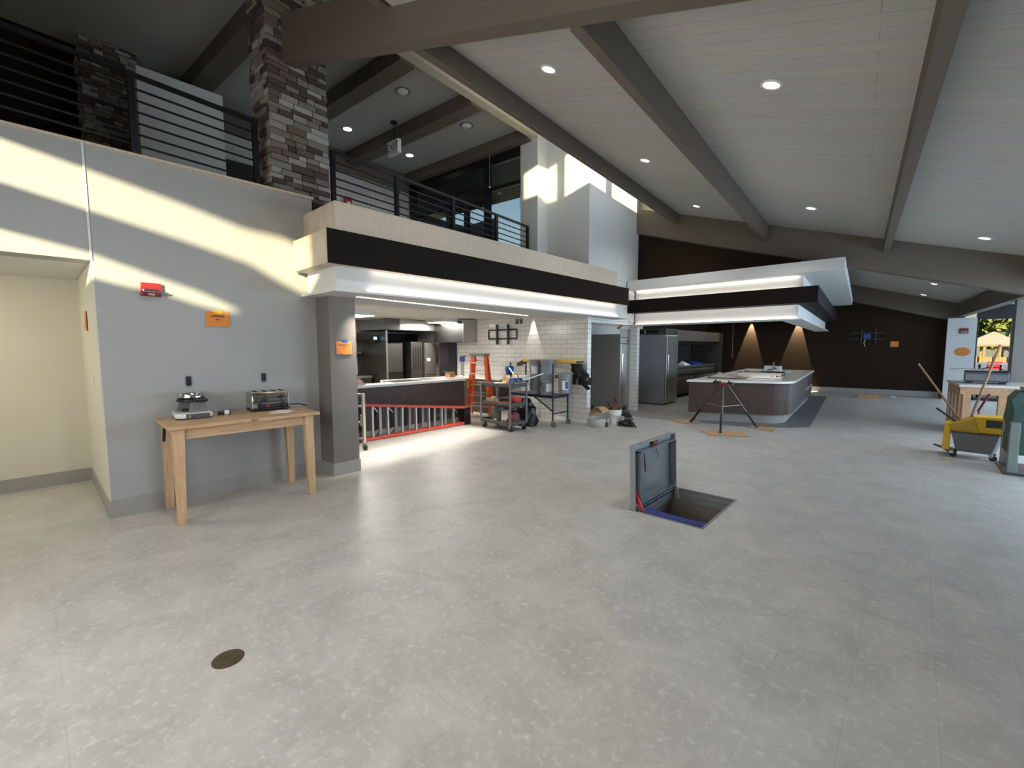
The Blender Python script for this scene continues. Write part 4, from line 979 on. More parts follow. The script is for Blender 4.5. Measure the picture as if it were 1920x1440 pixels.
t = thing('electrical_box', 'white steel box with tangled black cord on the far part of the island', 'box', (-2.83, 13.6, .8455))
MB().box(-.19, .19, -.12, .12, 0, .14).build('housing', MT['trimw'], t, bevel=.006)
MB().tube([(-.1, -.13, .03), (.0, -.18, .05), (.12, -.15, .08), (.02, -.13, .12), (0, 0, .2)], .012).build('cord', MT['black'], t)
MB().tube([(0, 0, .14), (.01, 0, .24)], .012).build('faucet_stub', MT['chrome'], t)
t = thing('cardboard_sheet', 'folded brown cardboard tented on the left part of the island top', 'cardboard', (-2.98, 10.0, .836), R(8))
mb = MB().add([(-.34, -.2, 0), (-.14, -.2, .11), (.08, -.2, .07), (.42, -.2, .005), (-.34, .2, 0), (-.14, .2, .11), (.08, .2, .07), (.42, .2, .005)], [(0, 1, 5, 4), (1, 2, 6, 5), (2, 3, 7, 6)])
o = mb.build('sheet', MT['card'], t); sd = o.modifiers.new('s', 'SOLIDIFY'); sd.thickness = .005; sd.offset = 1
t = thing('cardboard_box', 'tiny flat cardboard box on the floor before the far brown wall', 'box', (-0.95, 16.5, 0), R(5))
MB().box(-.25, .25, -.14, .14, 0, .10).build('carton', MT['card'], t)

# ================================================================ PIPE TRIPOD
t = thing('pipe_stand', 'tall three legged pipe vise stand with red head in front of the island', 'stand', (-2.58, 8.6, 0))
feet = [(.16, -.60), (-.65, .20), (.48, .44)]
hub = Vector((0, 0, .80))
MB().lathe([(.05, .77), (.07, .79), (.07, .83), (.04, .85)]).build('hub', MT['redd'], t)
MB().box(-.15, .16, -.06, .06, .80, .825).build('vise_bench', MT['redd'], t, bevel=.006)
MB().box(-.17, -.06, -.07, .07, .82, .87).box(-.15, -.13, -.03, .03, .87, .895).build('chain_vise', MT['black'], t, bevel=.006)
MB().box(.08, .16, -.05, .05, .82, .86).hull([(.08, -.03, .86), (.10, -.03, .86), (.10, .03, .86), (.08, .03, .86)], [(.085, -.01, .89), (.09, -.01, .89), (.09, .01, .89), (.085, .01, .89)]).build('pipe_rest', MT['black'], t)
for fx, fy in feet:
    a = Vector((fx, fy, .012)); b_ = Vector((fx * .12, fy * .12, .79)); m = a.lerp(b_, .38)
    o = MB().tube([b_, m], .017, 10).build('leg', MT['steeld'], t)
    MB().tube([m, a], .021, 10).build('lower_tube', MT['black'], o)
    MB().lathe([(.026, .012), (.022, .035)], c=(fx, fy, 0), n=12).build('foot', MT['black'], o)
mb = MB()
ms = [Vector((fx, fy, 0)).lerp(Vector((fx * .12, fy * .12, 0)), .55) + Vector((0, 0, .43)) for fx, fy in feet]
for p in ms: mb.bar(p, (0, 0, .40), .03, .008)
mb.build('tray_brace', MT['steel'], t)
MB().tube([(0, 0, .40), (0, 0, .78)], .012).build('center_rod', MT['steeld'], t)
for l, pts in (('flat cardboard piece under the front foot of the pipe stand', [(-2.79, 8.07), (-2.15, 8.36), (-1.95, 8.0), (-2.52, 7.68)]),
               ('bent cardboard piece under the left foot of the pipe stand', [(-3.64, 8.76), (-3.24, 8.56), (-3.02, 8.85), (-3.40, 9.05)]),
               ('cardboard piece under the right foot of the pipe stand', [(-2.26, 8.93), (-2.22, 9.2), (-1.80, 9.15), (-1.78, 8.82)])):
    tag(MB().prism(pts, .0045, .0085).build('cardboard_sheet', MT['card'], None), l, 'cardboard', 'cardboard under the pipe stand')
# ================================================================ LADDERS
# ladder lying on its side against the serving counter
t = thing('step_ladder', 'red orange step ladder lying on its side along the walnut counter', 'ladder', (-6.43, 3.42, 0))
LL = 2.32; w0, w1 = .60, .325
def rail_z(y): return .035, w0 + (w1 - w0) * y / LL
MB().bar((0, 0, .03), (0, LL, .03), .07, .045).build('rail', MT['redor'], t, bevel=.004)
MB().bar((0, 0, w0), (0, LL, w1), .07, .04).build('rail', MT['redor'], t, bevel=.004)
for k, y in enumerate((.24, .52, .80, 1.08, 1.36, 1.65, 1.93)):
    zt = w0 + (w1 - w0) * y / LL
    MB().box(-.02, .03, y - .016, y + .016, .05, zt - .02).build('step', MT['alu'], t, bevel=.003)
    if k in (0, 1, 6):
        MB().bar((-.005, y + .02, .06), (-.005, y + .11, .16), .006, .014).build('step_brace', MT['alu'], t)
        MB().bar((-.005, y + .02, zt - .02), (-.005, y + .11, zt - .12), .006, .014).build('step_brace', MT['alu'], t)
for k, y in enumerate((.12, .42, .72, 1.0, 1.28, 1.55, 1.80)):
    zt = w0 + (w1 - w0) * y / LL
    MB().box(-.115, -.085, y, y + .05, .05, zt - .02).build('rear_bar', MT['alu'], t, bevel=.003)
MB().bar((-.10, 0.0, .03), (-.10, LL, .03), .03, .045).build('rear_rail', MT['redor'], t)
MB().bar((-.10, 0.0, w0), (-.10, LL, w1), .03, .04).build('rear_rail', MT['redor'], t)
MB().box(-.12, .05, LL - .13, LL + .02, .0, w1 + .01).build('top_cap', MT['black'], t, bevel=.01)
for z in (.03, w0): MB().box(-.06, .045, -.05, .03, z - .03 if z < .1 else z - .035, z + .03).build('foot', MT['rubber'], t, bevel=.01)

# standing step ladder
t = thing('step_ladder', 'bright orange folded step ladder standing by the counter end, with grey top', 'ladder', (-6.93, 6.50, 0), R(12))
for x0, x1 in ((-.30, -.155), (.30, .165)):
    MB().bar((x0, -.02, 0.03), (x1, .02, 1.33), .035, .09).build('rail', MT['orange'], t, bevel=.004)
    MB().bar((x0, .15, 0.03), (x1 * 1.0, .09, 1.31), .03, .05).build('rear_rail', MT['orange'], t, bevel=.003)
    MB().box(x0 - .03, x0 + .03, -.05, .05, 0, .07).build('foot', MT['alu'], t, bevel=.006)
for k in range(5):
    z = .22 + k * .235; w = .30 + (.16 - .30) * z / 1.33 - .01
    MB().box(-w, w, -.05, .05, z, z + .022).build('step', MT['alu'], t, bevel=.003)
    MB().box(-w, w, .10, .125, z + .05, z + .075).build('rear_bar', MT['alu'], t, bevel=.003)
MB().box(-.20, .21, -.07, .13, 1.32, 1.37).build('top_cap', MT['grey'], t, bevel=.01)
MB().box(-.255, -.22, -.075, -.068, .62, .80).build('label', MT['yellow'], t)
MB().box(-.215, -.18, -.072, -.066, .95, 1.18).build('label', MT['paper'], t)
t = thing('extension_pole', 'grey pole with blue top and lime label standing left of the orange ladder', 'pole', (-7.62, 6.64, 0), R(5))
MB().box(-.045, .045, -.02, .02, 0, .62).build('lower_section', MT['grey'], t, bevel=.004)
MB().box(-.04, .04, -.018, .018, .62, .86).build('label', mat('lime label', (178, 190, 60), .5), t)
MB().box(-.04, .04, -.018, .018, .86, 1.20).build('upper_section', MT['alu'], t, bevel=.004)
MB().box(-.07, .06, -.03, .03, 1.18, 1.29).build('head', MT['blue'], t, bevel=.015)
MB().box(-.05, .09, -.03, .03, 1.29, 1.33).build('top_cap', MT['grey'], t, bevel=.01)

def caster(parent, x, y, z0, r=.05, m='black', wdt=.03, name='caster'):
    o = MB().box(x - .022, x + .022, y - .022, y + .022, r * 1.2 + z0 - 0.0, z0 + r * 2.3).build(name, MT['steel'], parent, bevel=.003)
    MB().lathe([(r * .4, -wdt / 2 - .002), (r, -wdt / 2), (r, wdt / 2), (r * .4, wdt / 2 + .002)], n=20, T=Matrix.Translation((x + .02, y, z0 + r)) @ Matrix.Rotation(PI / 2, 4, 'X')).build('wheel', MT[m], o, smooth=True)
    return o
# beige rack mostly behind the column
t = thing('rolling_rack', 'beige rolling rack end frame peeking out right of the taupe column', 'rack', (-6.15, 3.22, 0))
rk = mat('beige rack paint', (168, 164, 148), .5, noise=.08)
for x in (.26, -.35):
    MB().box(x - .02, x + .02, -.02, .02, .12, .84).build('upright', rk, t, bevel=.003)
    caster(t, x, 0, 0, .045)
for z in (.14, .38, .62, .80): MB().box(-.35, .24, -.018, .018, z, z + .03).build('cross_bar', rk, t, bevel=.003)
MB().box(.20, .24, -.03, .03, .36, .52).build('bracket', rk, t)

# ================================================================ TOOL CART
t = thing('utility_cart', 'grey three shelf utility cart piled with tools in front of the tiled wall', 'cart', (-5.59, 5.86, 0), R(-3))
CX, CY = .40, .21
for z in (.11, .45, .79):
    mb = MB().box(-CX, CX, -CY, CY, z, z + .018)
    mb.box(-CX, CX, -CY, -CY + .015, z, z + .065).box(-CX, CX, CY - .015, CY, z, z + .065).box(-CX, -CX + .015, -CY + .015, CY - .015, z, z + .065).box(CX - .015, CX, -CY + .015, CY - .015, z, z + .065)
    mb.build('tray', MT['greyd'], t, bevel=.004)
for sx in (-1, 1):
    for sy in (-1, 1):
        MB().box(sx * (CX - .005) - .016, sx * (CX - .005) + .016, sy * (CY - .002) - .016, sy * (CY - .002) + .016, .12, .84).build('post', MT['grey'], t, bevel=.008)
        caster(t, sx * (CX - .05), sy * (CY - .04), 0, .05)
MB().tube([(CX, -CY + .03, .84), (CX + .07, -CY + .03, .90), (CX + .07, CY - .03, .90), (CX, CY - .03, .84)], .014).build('push_handle', MT['greyd'], t, smooth=True)
CM = Matrix.Translation((-5.59, 5.86, 0)) @ Matrix.Rotation(R(-3), 4, 'Z')
def on(o, x, y, z, rz=0.0, base=CM):
    o.matrix_world = base @ Matrix.Translation((x, y, z)) @ Matrix.Rotation(rz, 4, 'Z'); return o
def lump(sx, sy, sz, seed, n=14, m=8, rough=.22):
    rnd = random.Random(seed); mb = MB(); prof = []
    vs = []; fs = []
    vs.append((0, 0, sz))
    for i in range(1, m):
        th = PI / 2 * i / (m - 1)
        for k in range(n):
            r = 1 + rnd.uniform(-rough, rough)
            vs.append((sx * math.sin(th) * math.cos(2 * PI * k / n) * r, sy * math.sin(th) * math.sin(2 * PI * k / n) * r, max(0, sz * math.cos(th) * (1 + rnd.uniform(-rough, rough)))))
    for k in range(n): vs[1 + (m - 2) * n + k] = (vs[1 + (m - 2) * n + k][0], vs[1 + (m - 2) * n + k][1], 0)
    for k in range(n): fs.append((0, 1 + k, 1 + (k + 1) % n))
    for i in range(m - 2):
        for k in range(n): fs.append((1 + i * n + k, 1 + (i + 1) * n + k, 1 + (i + 1) * n + (k + 1) % n, 1 + i * n + (k + 1) % n))
    fs.append([1 + (m - 2) * n + k for k in range(n)][::-1])
    return mb.add(vs, fs)
# top tray
on(tag(MB().box(-.12, .12, -.06, .06, 0, .012).build('wrench_tray', MT['alu'], None, bevel=.003), 'flat pale metal plate on the left of the top cart shelf', 'plate'), -.16, -.08, .809, .2)
on(tag(MB().prism([(-.09, -.05), (.10, -.07), (.08, .06), (-.10, .05)], 0, .03).build('rag', MT['paper'], None), 'crumpled white rag on the top cart shelf', 'rag'), -.18, .07, .809, .3)
o = thing('grout_float', 'yellow handled float lying on the middle of the top cart shelf', 'tool'); on(o, .04, -.12, .809, .3)
MB().box(-.07, .07, -.03, .03, 0, .018).build('pad', MT['yellow'], o, bevel=.005); MB().box(-.05, .05, -.012, .012, .018, .05).build('grip', MT['yellowd'], o, bevel=.006)
on(tag(lump(.12, .09, .17, 4).build('burlap_bag', MT['tan'], None, smooth=True), 'tan rough bag standing on the right of the top cart shelf', 'bag'), .04, .06, .809)
o = thing('tool_bag', 'blue and yellow tool bag at the right end of the top cart shelf', 'bag'); on(o, .27, .04, .8575 - .0485)
MB().hull([(-.06, -.13, 0), (.07, -.13, 0), (.07, .13, 0), (-.06, .13, 0)], [(-.05, -.11, .14), (.09, -.11, .14), (.09, .11, .14), (-.05, .11, .14)]).build('body', MT['blue'], o, bevel=.015)
MB().box(.075, .09, -.10, .10, .02, .09).build('pocket', MT['yellowd'], o, bevel=.01)
MB().tube([(0, -.09, .14), (0, -.06, .21), (0, .06, .21), (0, .09, .14)], .010).build('handle', MT['yellowd'], o)
o = thing('blue_pail', 'blue round pail tipped on a white stick above the cart', 'pail', (-5.66, 6.12, .981)); o.rotation_euler = (R(14), R(10), 0)
MB().lathe([(.070, 0), (.085, .15), (.079, .15), (.066, .01)], n=24).build('shell', MT['blue'], o, smooth=True)
on(tag(MB().box(-.15, .15, -.10, .10, 0, .16).build('storage_box', MT['whitep'], None, bevel=.01), 'white plastic box standing behind the tool cart under the blue pail', 'box'), 0, 0, 0).location = (-5.66, 6.44, .8)
for l, a, b_ in (('white stick leaning from the blue pail down to the tool bag', (-5.62, 6.05, 1.12), (-5.22, 5.88, .90)), ('second white stick leaning right between the cart and grey pail', (-5.20, 5.95, .90), (-5.02, 6.34, 1.02))):
    tag(MB().tube([a, b_], .011).build('stick', MT['whitep'], None), l, 'stick')
# middle tray
on(tag(lump(.12, .09, .12, 8, rough=.12).build('cloth_bundle', mat('beige drop cloth', (198, 186, 160), .85, noise=.12), None, smooth=True), 'folded beige drop cloth on the middle cart shelf, upper layer', 'cloth'), -.20, -.04, .469, .1)
on(tag(MB().box(-.12, .12, -.10, .10, 0, .11).build('drill_case', MT['black'], None, bevel=.01), 'black tool case in the middle of the middle cart shelf', 'case'), .06, .06, .469)
for k, (x, y, z, rz, m, l) in enumerate(((.12, -.12, .469, .05, 'orange', 'orange spirit level lying in front on the middle cart shelf'), (.24, -.06, .469, .3, 'redd', 'dark red pipe wrench at the right of the middle cart shelf'),
        (.22, .07, .469, -.1, 'red', 'red tool case at the back right of the middle cart shelf'))):
    dims = ((.17, .014, .045), (.14, .02, .07), (.11, .08, .13))[k]
    o = thing(('spirit_level', 'pipe_wrench', 'tool_case')[k], l, 'tool'); on(o, x, y, z, rz)
    MB().box(-dims[0], dims[0], -dims[1], dims[1], 0, dims[2]).build('body', MT[m], o, bevel=.004)
    MB().box(-dims[0] * .5, dims[0] * .5, -dims[1] * 1.05, dims[1] * 1.05, dims[2] * .35, dims[2] * .6).build('grip', MT['black'], o)
on(tag(MB().box(-.10, .10, -.02, .02, 0, .10).build('glove_pair', MT['tan'], None, bevel=.008), 'tan work gloves hanging at the front of the middle cart shelf', 'gloves'), -.17, -.165, .469, .1)
on(tag(MB().box(-.13, .13, -.035, .035, 0, .05).build('folded_cloth', mat('grey cream cloth', (170, 160, 140), .85, noise=.15), None, bevel=.012), 'folded cream cloth at the back of the middle cart shelf', 'cloth'), -.22, .12, .469)
on(tag(MB().tube([(-.12, 0, .012), (0, .03, .012), (.12, -.01, .012)], .012).build('extension_bar', MT['steel'], None), 'short steel bar across the middle cart shelf', 'bar'), .02, -.07, .469)
# bottom tray
on(tag(MB().box(-.12, .10, -.07, .07, 0, .24).build('meter_case', MT['grey'], None, bevel=.01), 'grey case with pale face standing at the left of the bottom cart shelf', 'case'), -.24, .09, .129)
on(tag(MB().prism([(-.09, -.09), (.09, -.09), (.09, .09), (-.09, .09)], 0, .2).build('cardboard_box', MT['whitep'], None), 'white carton at the back of the bottom cart shelf', 'box'), .03, .09, .129)
for x, y, m, l in ((-.10, -.10, 'yellow', 'small yellow tape measure on the bottom cart shelf'), (-.02, -.11, 'black', 'small black drill battery on the bottom cart shelf'), (.12, -.10, 'orange', 'small orange tool on the bottom cart shelf')):
    on(tag(MB().box(-.035, .035, -.025, .025, 0, .05).build('small_tool', MT[m], None, bevel=.008), l, 'tool'), x, y, .129, x * 3)
on(tag(lump(.13, .11, .22, 12).build('cable_bundle', mat('maroon cable', (112, 62, 62), .6, noise=.4, nscale=30), None, smooth=True), 'heap of maroon and white cable at the right of the bottom cart shelf', 'cable'), .24, .04, .129)

# ================================================================ SCAFFOLD AND PAILS
t = thing('rolling_scaffold', 'dark blue rolling scaffold platform holding the grey pails', 'scaffold', (-5.0, 6.80, 0))
db = mat('dark blue painted steel', (28, 34, 62), .45, .3, noise=.15)
for x in (.03, -1.05):
    for y in (-.24, .24):
        MB().tube([(x, y, .10), (x, y, 1.20 if not (x > 0 and y > 0) else .66)], .016, 10).build('upright', db, t)
        caster(t, x, y, 0, .055, 'grey')
    for z in (.25, .42): 
        if not (x > 0 and z > .4): MB().bar((x, -.24, z), (x, .24, z), .02, .02).build('rung', db, t)
MB().box(-1.05, .03, -.25, -.23, .54, .59).box(-1.05, .03, .23, .25, .54, .59).box(.02, .04, -.23, .23, .54, .59).box(-1.06, -1.04, -.23, .23, .54, .59).build('platform_frame', db, t)
MB().box(-1.04, .02, -.23, .23, .565, .59).build('platform', MT['greyd'], t)
MB().bar((.03, -.245, .30), (-.42, -.245, .55), .018, .018).bar((-.42, -.245, .30), (-.42, -.245, .31), .018, .018).build('diagonal_brace', db, t)
o = tag(MB().box(-.80, .46, -.12, .10, 0, .05).build('yellow_plank', MT['yellow'], None, bevel=.006), 'long yellow plank lying across the top of the scaffold behind the pails', 'plank')
o.matrix_world = Matrix.Translation((-5.22, 7.06, 1.206)) @ Matrix.Rotation(R(4), 4, 'Z')
MB().bar((-.82, 0, .01), (-.98, 0, -.07), .18, .05).build('end_cap', MT['black'], o)
MB().bar((.46, 0, .012), (.52, 0, .012), .18, .04).build('end_cap', MT['greyd'], o)
def pail(label, x, y, z, r, h, lbl=None, rz=0, m='bucketg', name='plastic_pail', group='grey plastic pails'):
    t = thing(name, label, 'pail', (x, y, z), rz, group)
    MB().lathe([(r * .86, 0), (r * .95, h * .72), (r * .95, h * .74), (r * 1.06, h * .75), (r * 1.04, h * .80), (r * .98, h * .81), (r, h * .90), (r * 1.05, h * .91), (r * 1.05, h), (r * .98, h), (r * .84, .012), (0.001, .01)], n=32).build('shell', MT[m], t, smooth=True)
    MB().tube([(r * 1.02 * math.cos(a), r * 1.02 * math.sin(a), h * (.78 - .22 * math.sin(max(0, (a + 2.6) * .75)))) for a in [-2.6 + i * .26 for i in range(17)]], .003, 6).build('bail_handle', MT['steel'], t)
    if lbl:
        a0, a1 = -2.1, -1.0; n = 8; vs = []
        for i in range(n + 1):
            a = a0 + (a1 - a0) * i / n
            vs += [(r * .893 * math.cos(a) * 1.012, r * .893 * math.sin(a) * 1.012, h * .18), (r * .945 * math.cos(a) * 1.012, r * .945 * math.sin(a) * 1.012, h * .66)]
        MB().add(vs, [(2 * i, 2 * i + 2, 2 * i + 3, 2 * i + 1) for i in range(n)]).build('label', MT['paper'], t)
        if lbl == 'blue':
            a0, a1 = -1.52, -1.03; vs = []
            for i in range(n + 1):
                a = a0 + (a1 - a0) * i / n
                vs += [(r * .895 * math.cos(a) * 1.03, r * .895 * math.sin(a) * 1.03, h * .22), (r * .94 * math.cos(a) * 1.03, r * .94 * math.sin(a) * 1.03, h * .62)]
            MB().add(vs, [(2 * i, 2 * i + 2, 2 * i + 3, 2 * i + 1) for i in range(n)]).build('label_print', MT['blue'], t)
    return t
pail('lower pail of the left stack on the scaffold', -5.55, 6.74, .5905, .125, .33)
pail('upper pail of the left stack on the scaffold, with white label', -5.55, 6.74, .922, .125, .33, 'w', 0.5)
pail('lower pail of the right stack on the scaffold', -5.26, 6.76, .5905, .135, .33, 'w', 1.0)
pail('upper pail of the right stack on the scaffold', -5.26, 6.76, .922, .135, .34)
def pail2():
    t = pail('separate grey pail with blue and white label at the right end of scaffold', -4.87, 6.78, .64, .12, .36, 'blue', .75)
    MB().box(-.17, -.135, -.05, .05, .28, .34).build('hook', MT['black'], t)
pail2()
t = thing('trash_bag', 'black plastic sheeting draped over the plank end at the right of the scaffold', 'bag', (-4.80, 7.14, .78))
mb = MB(); rnd = random.Random(5); n = 12; rows = 7; vs = []
for j in range(rows):
    f = j / (rows - 1)
    for i in range(n):
        a = 2 * PI * i / n; rr = (.14 - .05 * f) * (1 + rnd.uniform(-.3, .3))
        vs.append((-.05 + .10 * (1 - f) * math.sin(f * 5) + rr * 1.5 * math.cos(a) + (.12 * (1 - f)), rr * .55 * math.sin(a), .40 * f))
fs = [(j * n + i, j * n + (i + 1) % n, (j + 1) * n + (i + 1) % n, (j + 1) * n + i) for j in range(rows - 1) for i in range(n)] + [list(range(n))[::-1], [(rows - 1) * n + k for k in range(n)]]
mb.add(vs, fs).build('sheeting', mat('glossy black plastic', (14, 14, 15), .3), t, smooth=True)
MB().bar((.10, 0, .03), (.26, -.03, -.07), .06, .05).build('loose_end', MT['dark'], t)
tag(lump(.26, .17, .50, 21, rough=.16).build('trash_bag', mat('black bag plastic', (12, 12, 13), .35), None, smooth=True), 'full black trash bag on the floor behind the tool cart', 'bag').location = (-5.50, 6.40, 0)

# ================================================================ FLOOR CLUTTER BY THE TILED PIER
t = thing('plastic_ring', 'low round off white plastic tub on the floor by the tiled pier', 'tub', (-4.43, 7.30, 0))
MB().lathe([(.19, 0), (.205, .02), (.205, .15), (.20, .15), (.19, .02), (.001, .015)], n=36).build('shell', mat('off white plastic', (186, 184, 176), .5, noise=.05), t, smooth=True)
t = thing('cardboard_sheet', 'curled piece of brown cardboard sticking out of the round tub', 'cardboard', (-4.43, 7.30, .1505))
vs = []; n = 8
for i in range(n + 1):
    a = PI * (.05 + .9 * i / n)
    vs += [(.17 * math.cos(a), -.10, .17 * math.sin(a) * (1.1 if i < 5 else .8)), (.15 * math.cos(a) + .03, .12, .15 * math.sin(a) + .02)]
o = MB().add(vs, [(2 * i, 2 * i + 2, 2 * i + 3, 2 * i + 1) for i in range(n)]).build('sheet', MT['card'], t); o.rotation_euler = (0, R(-18), 0); o.location = (0, 0, .03); sd = o.modifiers.new('s', 'SOLIDIFY'); sd.thickness = .005
o = pail('white plastic pail full of debris beside the round tub', -4.28, 7.64, 0, .135, .29, None, 0, 'whitep', group='white pail')
text('print', '| | | |', .07, MT['grey'], o, (.085, -.100, .16), (PI / 2, 0, R(35)))
t = thing('debris_pile', 'tangle of brown and green scraps heaped in the white pail', 'debris', (-4.28, 7.64, .27))
lump(.12, .12, .12, 33, rough=.3).build('scraps', mat('mixed scraps', (104, 70, 48), .8, noise=.6, nscale=26), t)
MB().bar((-.1, 0, .09), (-.16, .02, .14), .05, .03).build('black_scrap', MT['black'], t)
MB().bar((0.02, -.03, .08), (.12, -.02, .06), .03, .03).build('green_scrap', mat('green scrap', (50, 84, 48), .7), t)
t = thing('tool_pile', 'heap of black power tools and cords on the floor beside the white pail', 'tools', (-4.02, 7.62, 0))
lump(.17, .13, .12, 41, rough=.35).build('tool_body', MT['black'], t)
MB().tube([(.1, -.08, .06), (.17, -.13, .10), (.22, -.10, .05), (.27, -.12, .015)], [.02, .018, .014, .012]).build('cord', MT['black'], t)
MB().lathe([(.05, 0), (.05, .05), (.02, .08)], c=(-.06, -.03, .10), n=16).build('chuck', MT['steel'], t, smooth=True)
MB().box(.03, .13, -.04, .04, .11, .16).build('grip', MT['greyd'], t, bevel=.012)
t = thing('shop_vacuum', 'low black floor machine with upright handle in front of the refrigerator', 'machine', (-4.62, 8.55, 0), R(20))
MB().hull([(-.2, -.10, 0), (.22, -.10, 0), (.22, .12, 0), (-.2, .12, 0)], [(-.1, -.06, .10), (.14, -.06, .10), (.14, .08, .10), (-.1, .08, .10)]).build('body', MT['black'], t, bevel=.015)
MB().tube([(0, 0, .09), (-.12, 0, .30), (-.16, 0, .42)], .016).build('handle', MT['black'], t)
t = thing('cleaning_bottle', 'small dark green bottle on the floor between the tub and the white pail', 'bottle', (-4.24, 7.26, 0))
MB().lathe([(.035, 0), (.04, .02), (.04, .07), (.015, .10), (.015, .13)], n=16).build('body', mat('dark green plastic', (24, 52, 44), .4), t, smooth=True)
MB().lathe([(.018, .13), (.018, .15)], n=12).build('cap', MT['black'], t)
t = thing('wood_strip', 'tilted orange tan wooden strip leaning over the refrigerator top', 'strip', (-5.02, 9.02, 1.87))
MB().bar((-.06, .12, .055), (.10, .12, .16), .02, .05).build('slat', MT['opaper'], t)

# ================================================================ RIGHT SIDE
t = thing('mop_bucket', 'grey mop bucket on casters with a yellow wringer at the right', 'bucket', (.64, 8.54, 0), R(-3))
bl = [(-.20, -.14), (.22, -.16), (.27, 0), (.22, .16), (-.20, .14)]
MB().hull([(x * .8, y * .85, .08) for x, y in bl], [(x * 1.06, y * 1.05, .34) for x, y in bl]).build('tub', MT['grey'], t, bevel=.02)
MB().hull([(x * 1.06, y * 1.05, .335) for x, y in bl], [(x * 1.12, y * 1.1, .352) for x, y in bl]).build('rim', MT['greyd'], t)
MB().hull([(-.22, -.12, .34), (.06, -.14, .30), (.06, .14, .30), (-.22, .12, .34)], [(-.25, -.13, .44), (.0, -.16, .56), (.0, .16, .56), (-.25, .13, .44)]).build('wringer', MT['yellowd'], t, bevel=.015)
MB().hull([(.04, -.12, .352), (.25, -.12, .352), (.25, .12, .352), (.04, .12, .352)], [(-.02, -.15, .57), (.27, -.15, .58), (.27, .15, .58), (-.02, .15, .57)]).build('wringer_hopper', MT['yellow'], t, bevel=.012)
MB().hull([(-.30, -.10, .08), (-.22, -.10, .08), (-.22, .10, .08), (-.30, .10, .08)], [(-.28, -.12, .46), (-.22, -.12, .46), (-.22, .12, .46), (-.28, .12, .46)]).build('front_shield', MT['yellow'], t, bevel=.01)
MB().box(.10, .24, -.156, -.15, .44, .54).build('warning_mark', MT['black'], t)
MB().tube([(.05, .16, .50), (.03, .16, .62), (.12, .16, .86)], .014).build('wringer_lever', MT['redd'], t)
for x in (-.20, .17):
    for y in (-.12, .12): caster(t, x, y, 0, .038)
def stick(name, label, a, b_, r, m, cat='handle'):
    tag(MB().tube([a, b_], r, 10).build(name, MT[m], None, smooth=True), label, cat)
stick('broom_stick', 'tan wooden broom handle leaning left out of the yellow wringer', (.045, 8.98, 1.24), (.50, 8.50, .50), .013, 'wooddk')
stick('mop_stick', 'dark wooden mop handle leaning right above the mop bucket', (.86, 9.05, 1.52), (.60, 8.58, .50), .015, 'wooddk')
stick('squeegee_stick', 'short black handle sticking out left from the mop bucket', (.27, 8.72, .62), (.53, 8.50, .42), .014, 'black')
tag(MB().hull([(.26, 8.62, .12), (.28, 8.62, .12), (.46, 8.62, .02), (.46, 8.80, .02)], [(.26, 8.62, .14), (.28, 8.62, .14), (.46, 8.62, .08), (.46, 8.80, .08)]).build('dust_pan', MT['greyd'], None), 'grey dust pan pointing left beside the mop bucket', 'dust pan')
bpy.data.objects['dust_pan'].location.z = -.0205

t = thing('rolling_cart', 'tall cart hung with dark green fabric at the right edge', 'cart', (1.235, 7.97, 0))
MB().box(-.37, -.29, -.33, -.24, .02, .62).build('leg', mat('grey green frame', (120, 130, 124), .5, noise=.1), t, bevel=.006)
MB().box(.30, .38, -.33, -.24, .02, .62).build('leg', MT['steel'], t, bevel=.006)
MB().box(-.37, -.29, .24, .32, .02, .62).build('leg', MT['steel'], t, bevel=.006)
MB().box(.30, .38, .24, .32, .02, .62).build('leg', MT['steel'], t, bevel=.006)
MB().box(-.40, .40, -.35, .35, .0, .03).build('base_frame', MT['steeld'], t)
rnd = random.Random(9); vs = []; n = 26; rows = 9
pts = []
for i in range(n):
    f = i / n * 4
    if f < 1: p = (-.36 + .72 * f, -.32)
    elif f < 2: p = (.36, -.32 + .64 * (f - 1))
    elif f < 3: p = (.36 - .72 * (f - 2), .32)
    else: p = (-.36, .32 - .64 * (f - 3))
    pts.append(p)
for j in range(rows):
    z = .24 + (.96 - .24) * j / (rows - 1); k = 1.0 if j < rows - 1 else .85
    for (x, y) in pts: vs.append((x * k * (1 + rnd.uniform(-.04, .05)), y * k * (1 + rnd.uniform(-.04, .05)), z + rnd.uniform(-.01, .01)))
fs = [(j * n + i, j * n + (i + 1) % n, (j + 1) * n + (i + 1) % n, (j + 1) * n + i) for j in range(rows - 1) for i in range(n)] + [[(rows - 1) * n + k for k in range(n)], list(range(n))[::-1]]
MB().add(vs, fs).build('fabric_cover', MT['green'], t, smooth=True)
tag(MB().box(-.28, .36, -.22, .22, 0, .035).build('folded_mat', mat('khaki foam', (128, 122, 100), .8, noise=.1), None, bevel=.012), 'khaki mat lying on top of the green covered cart', 'mat').location = (1.25, 7.97, .975)

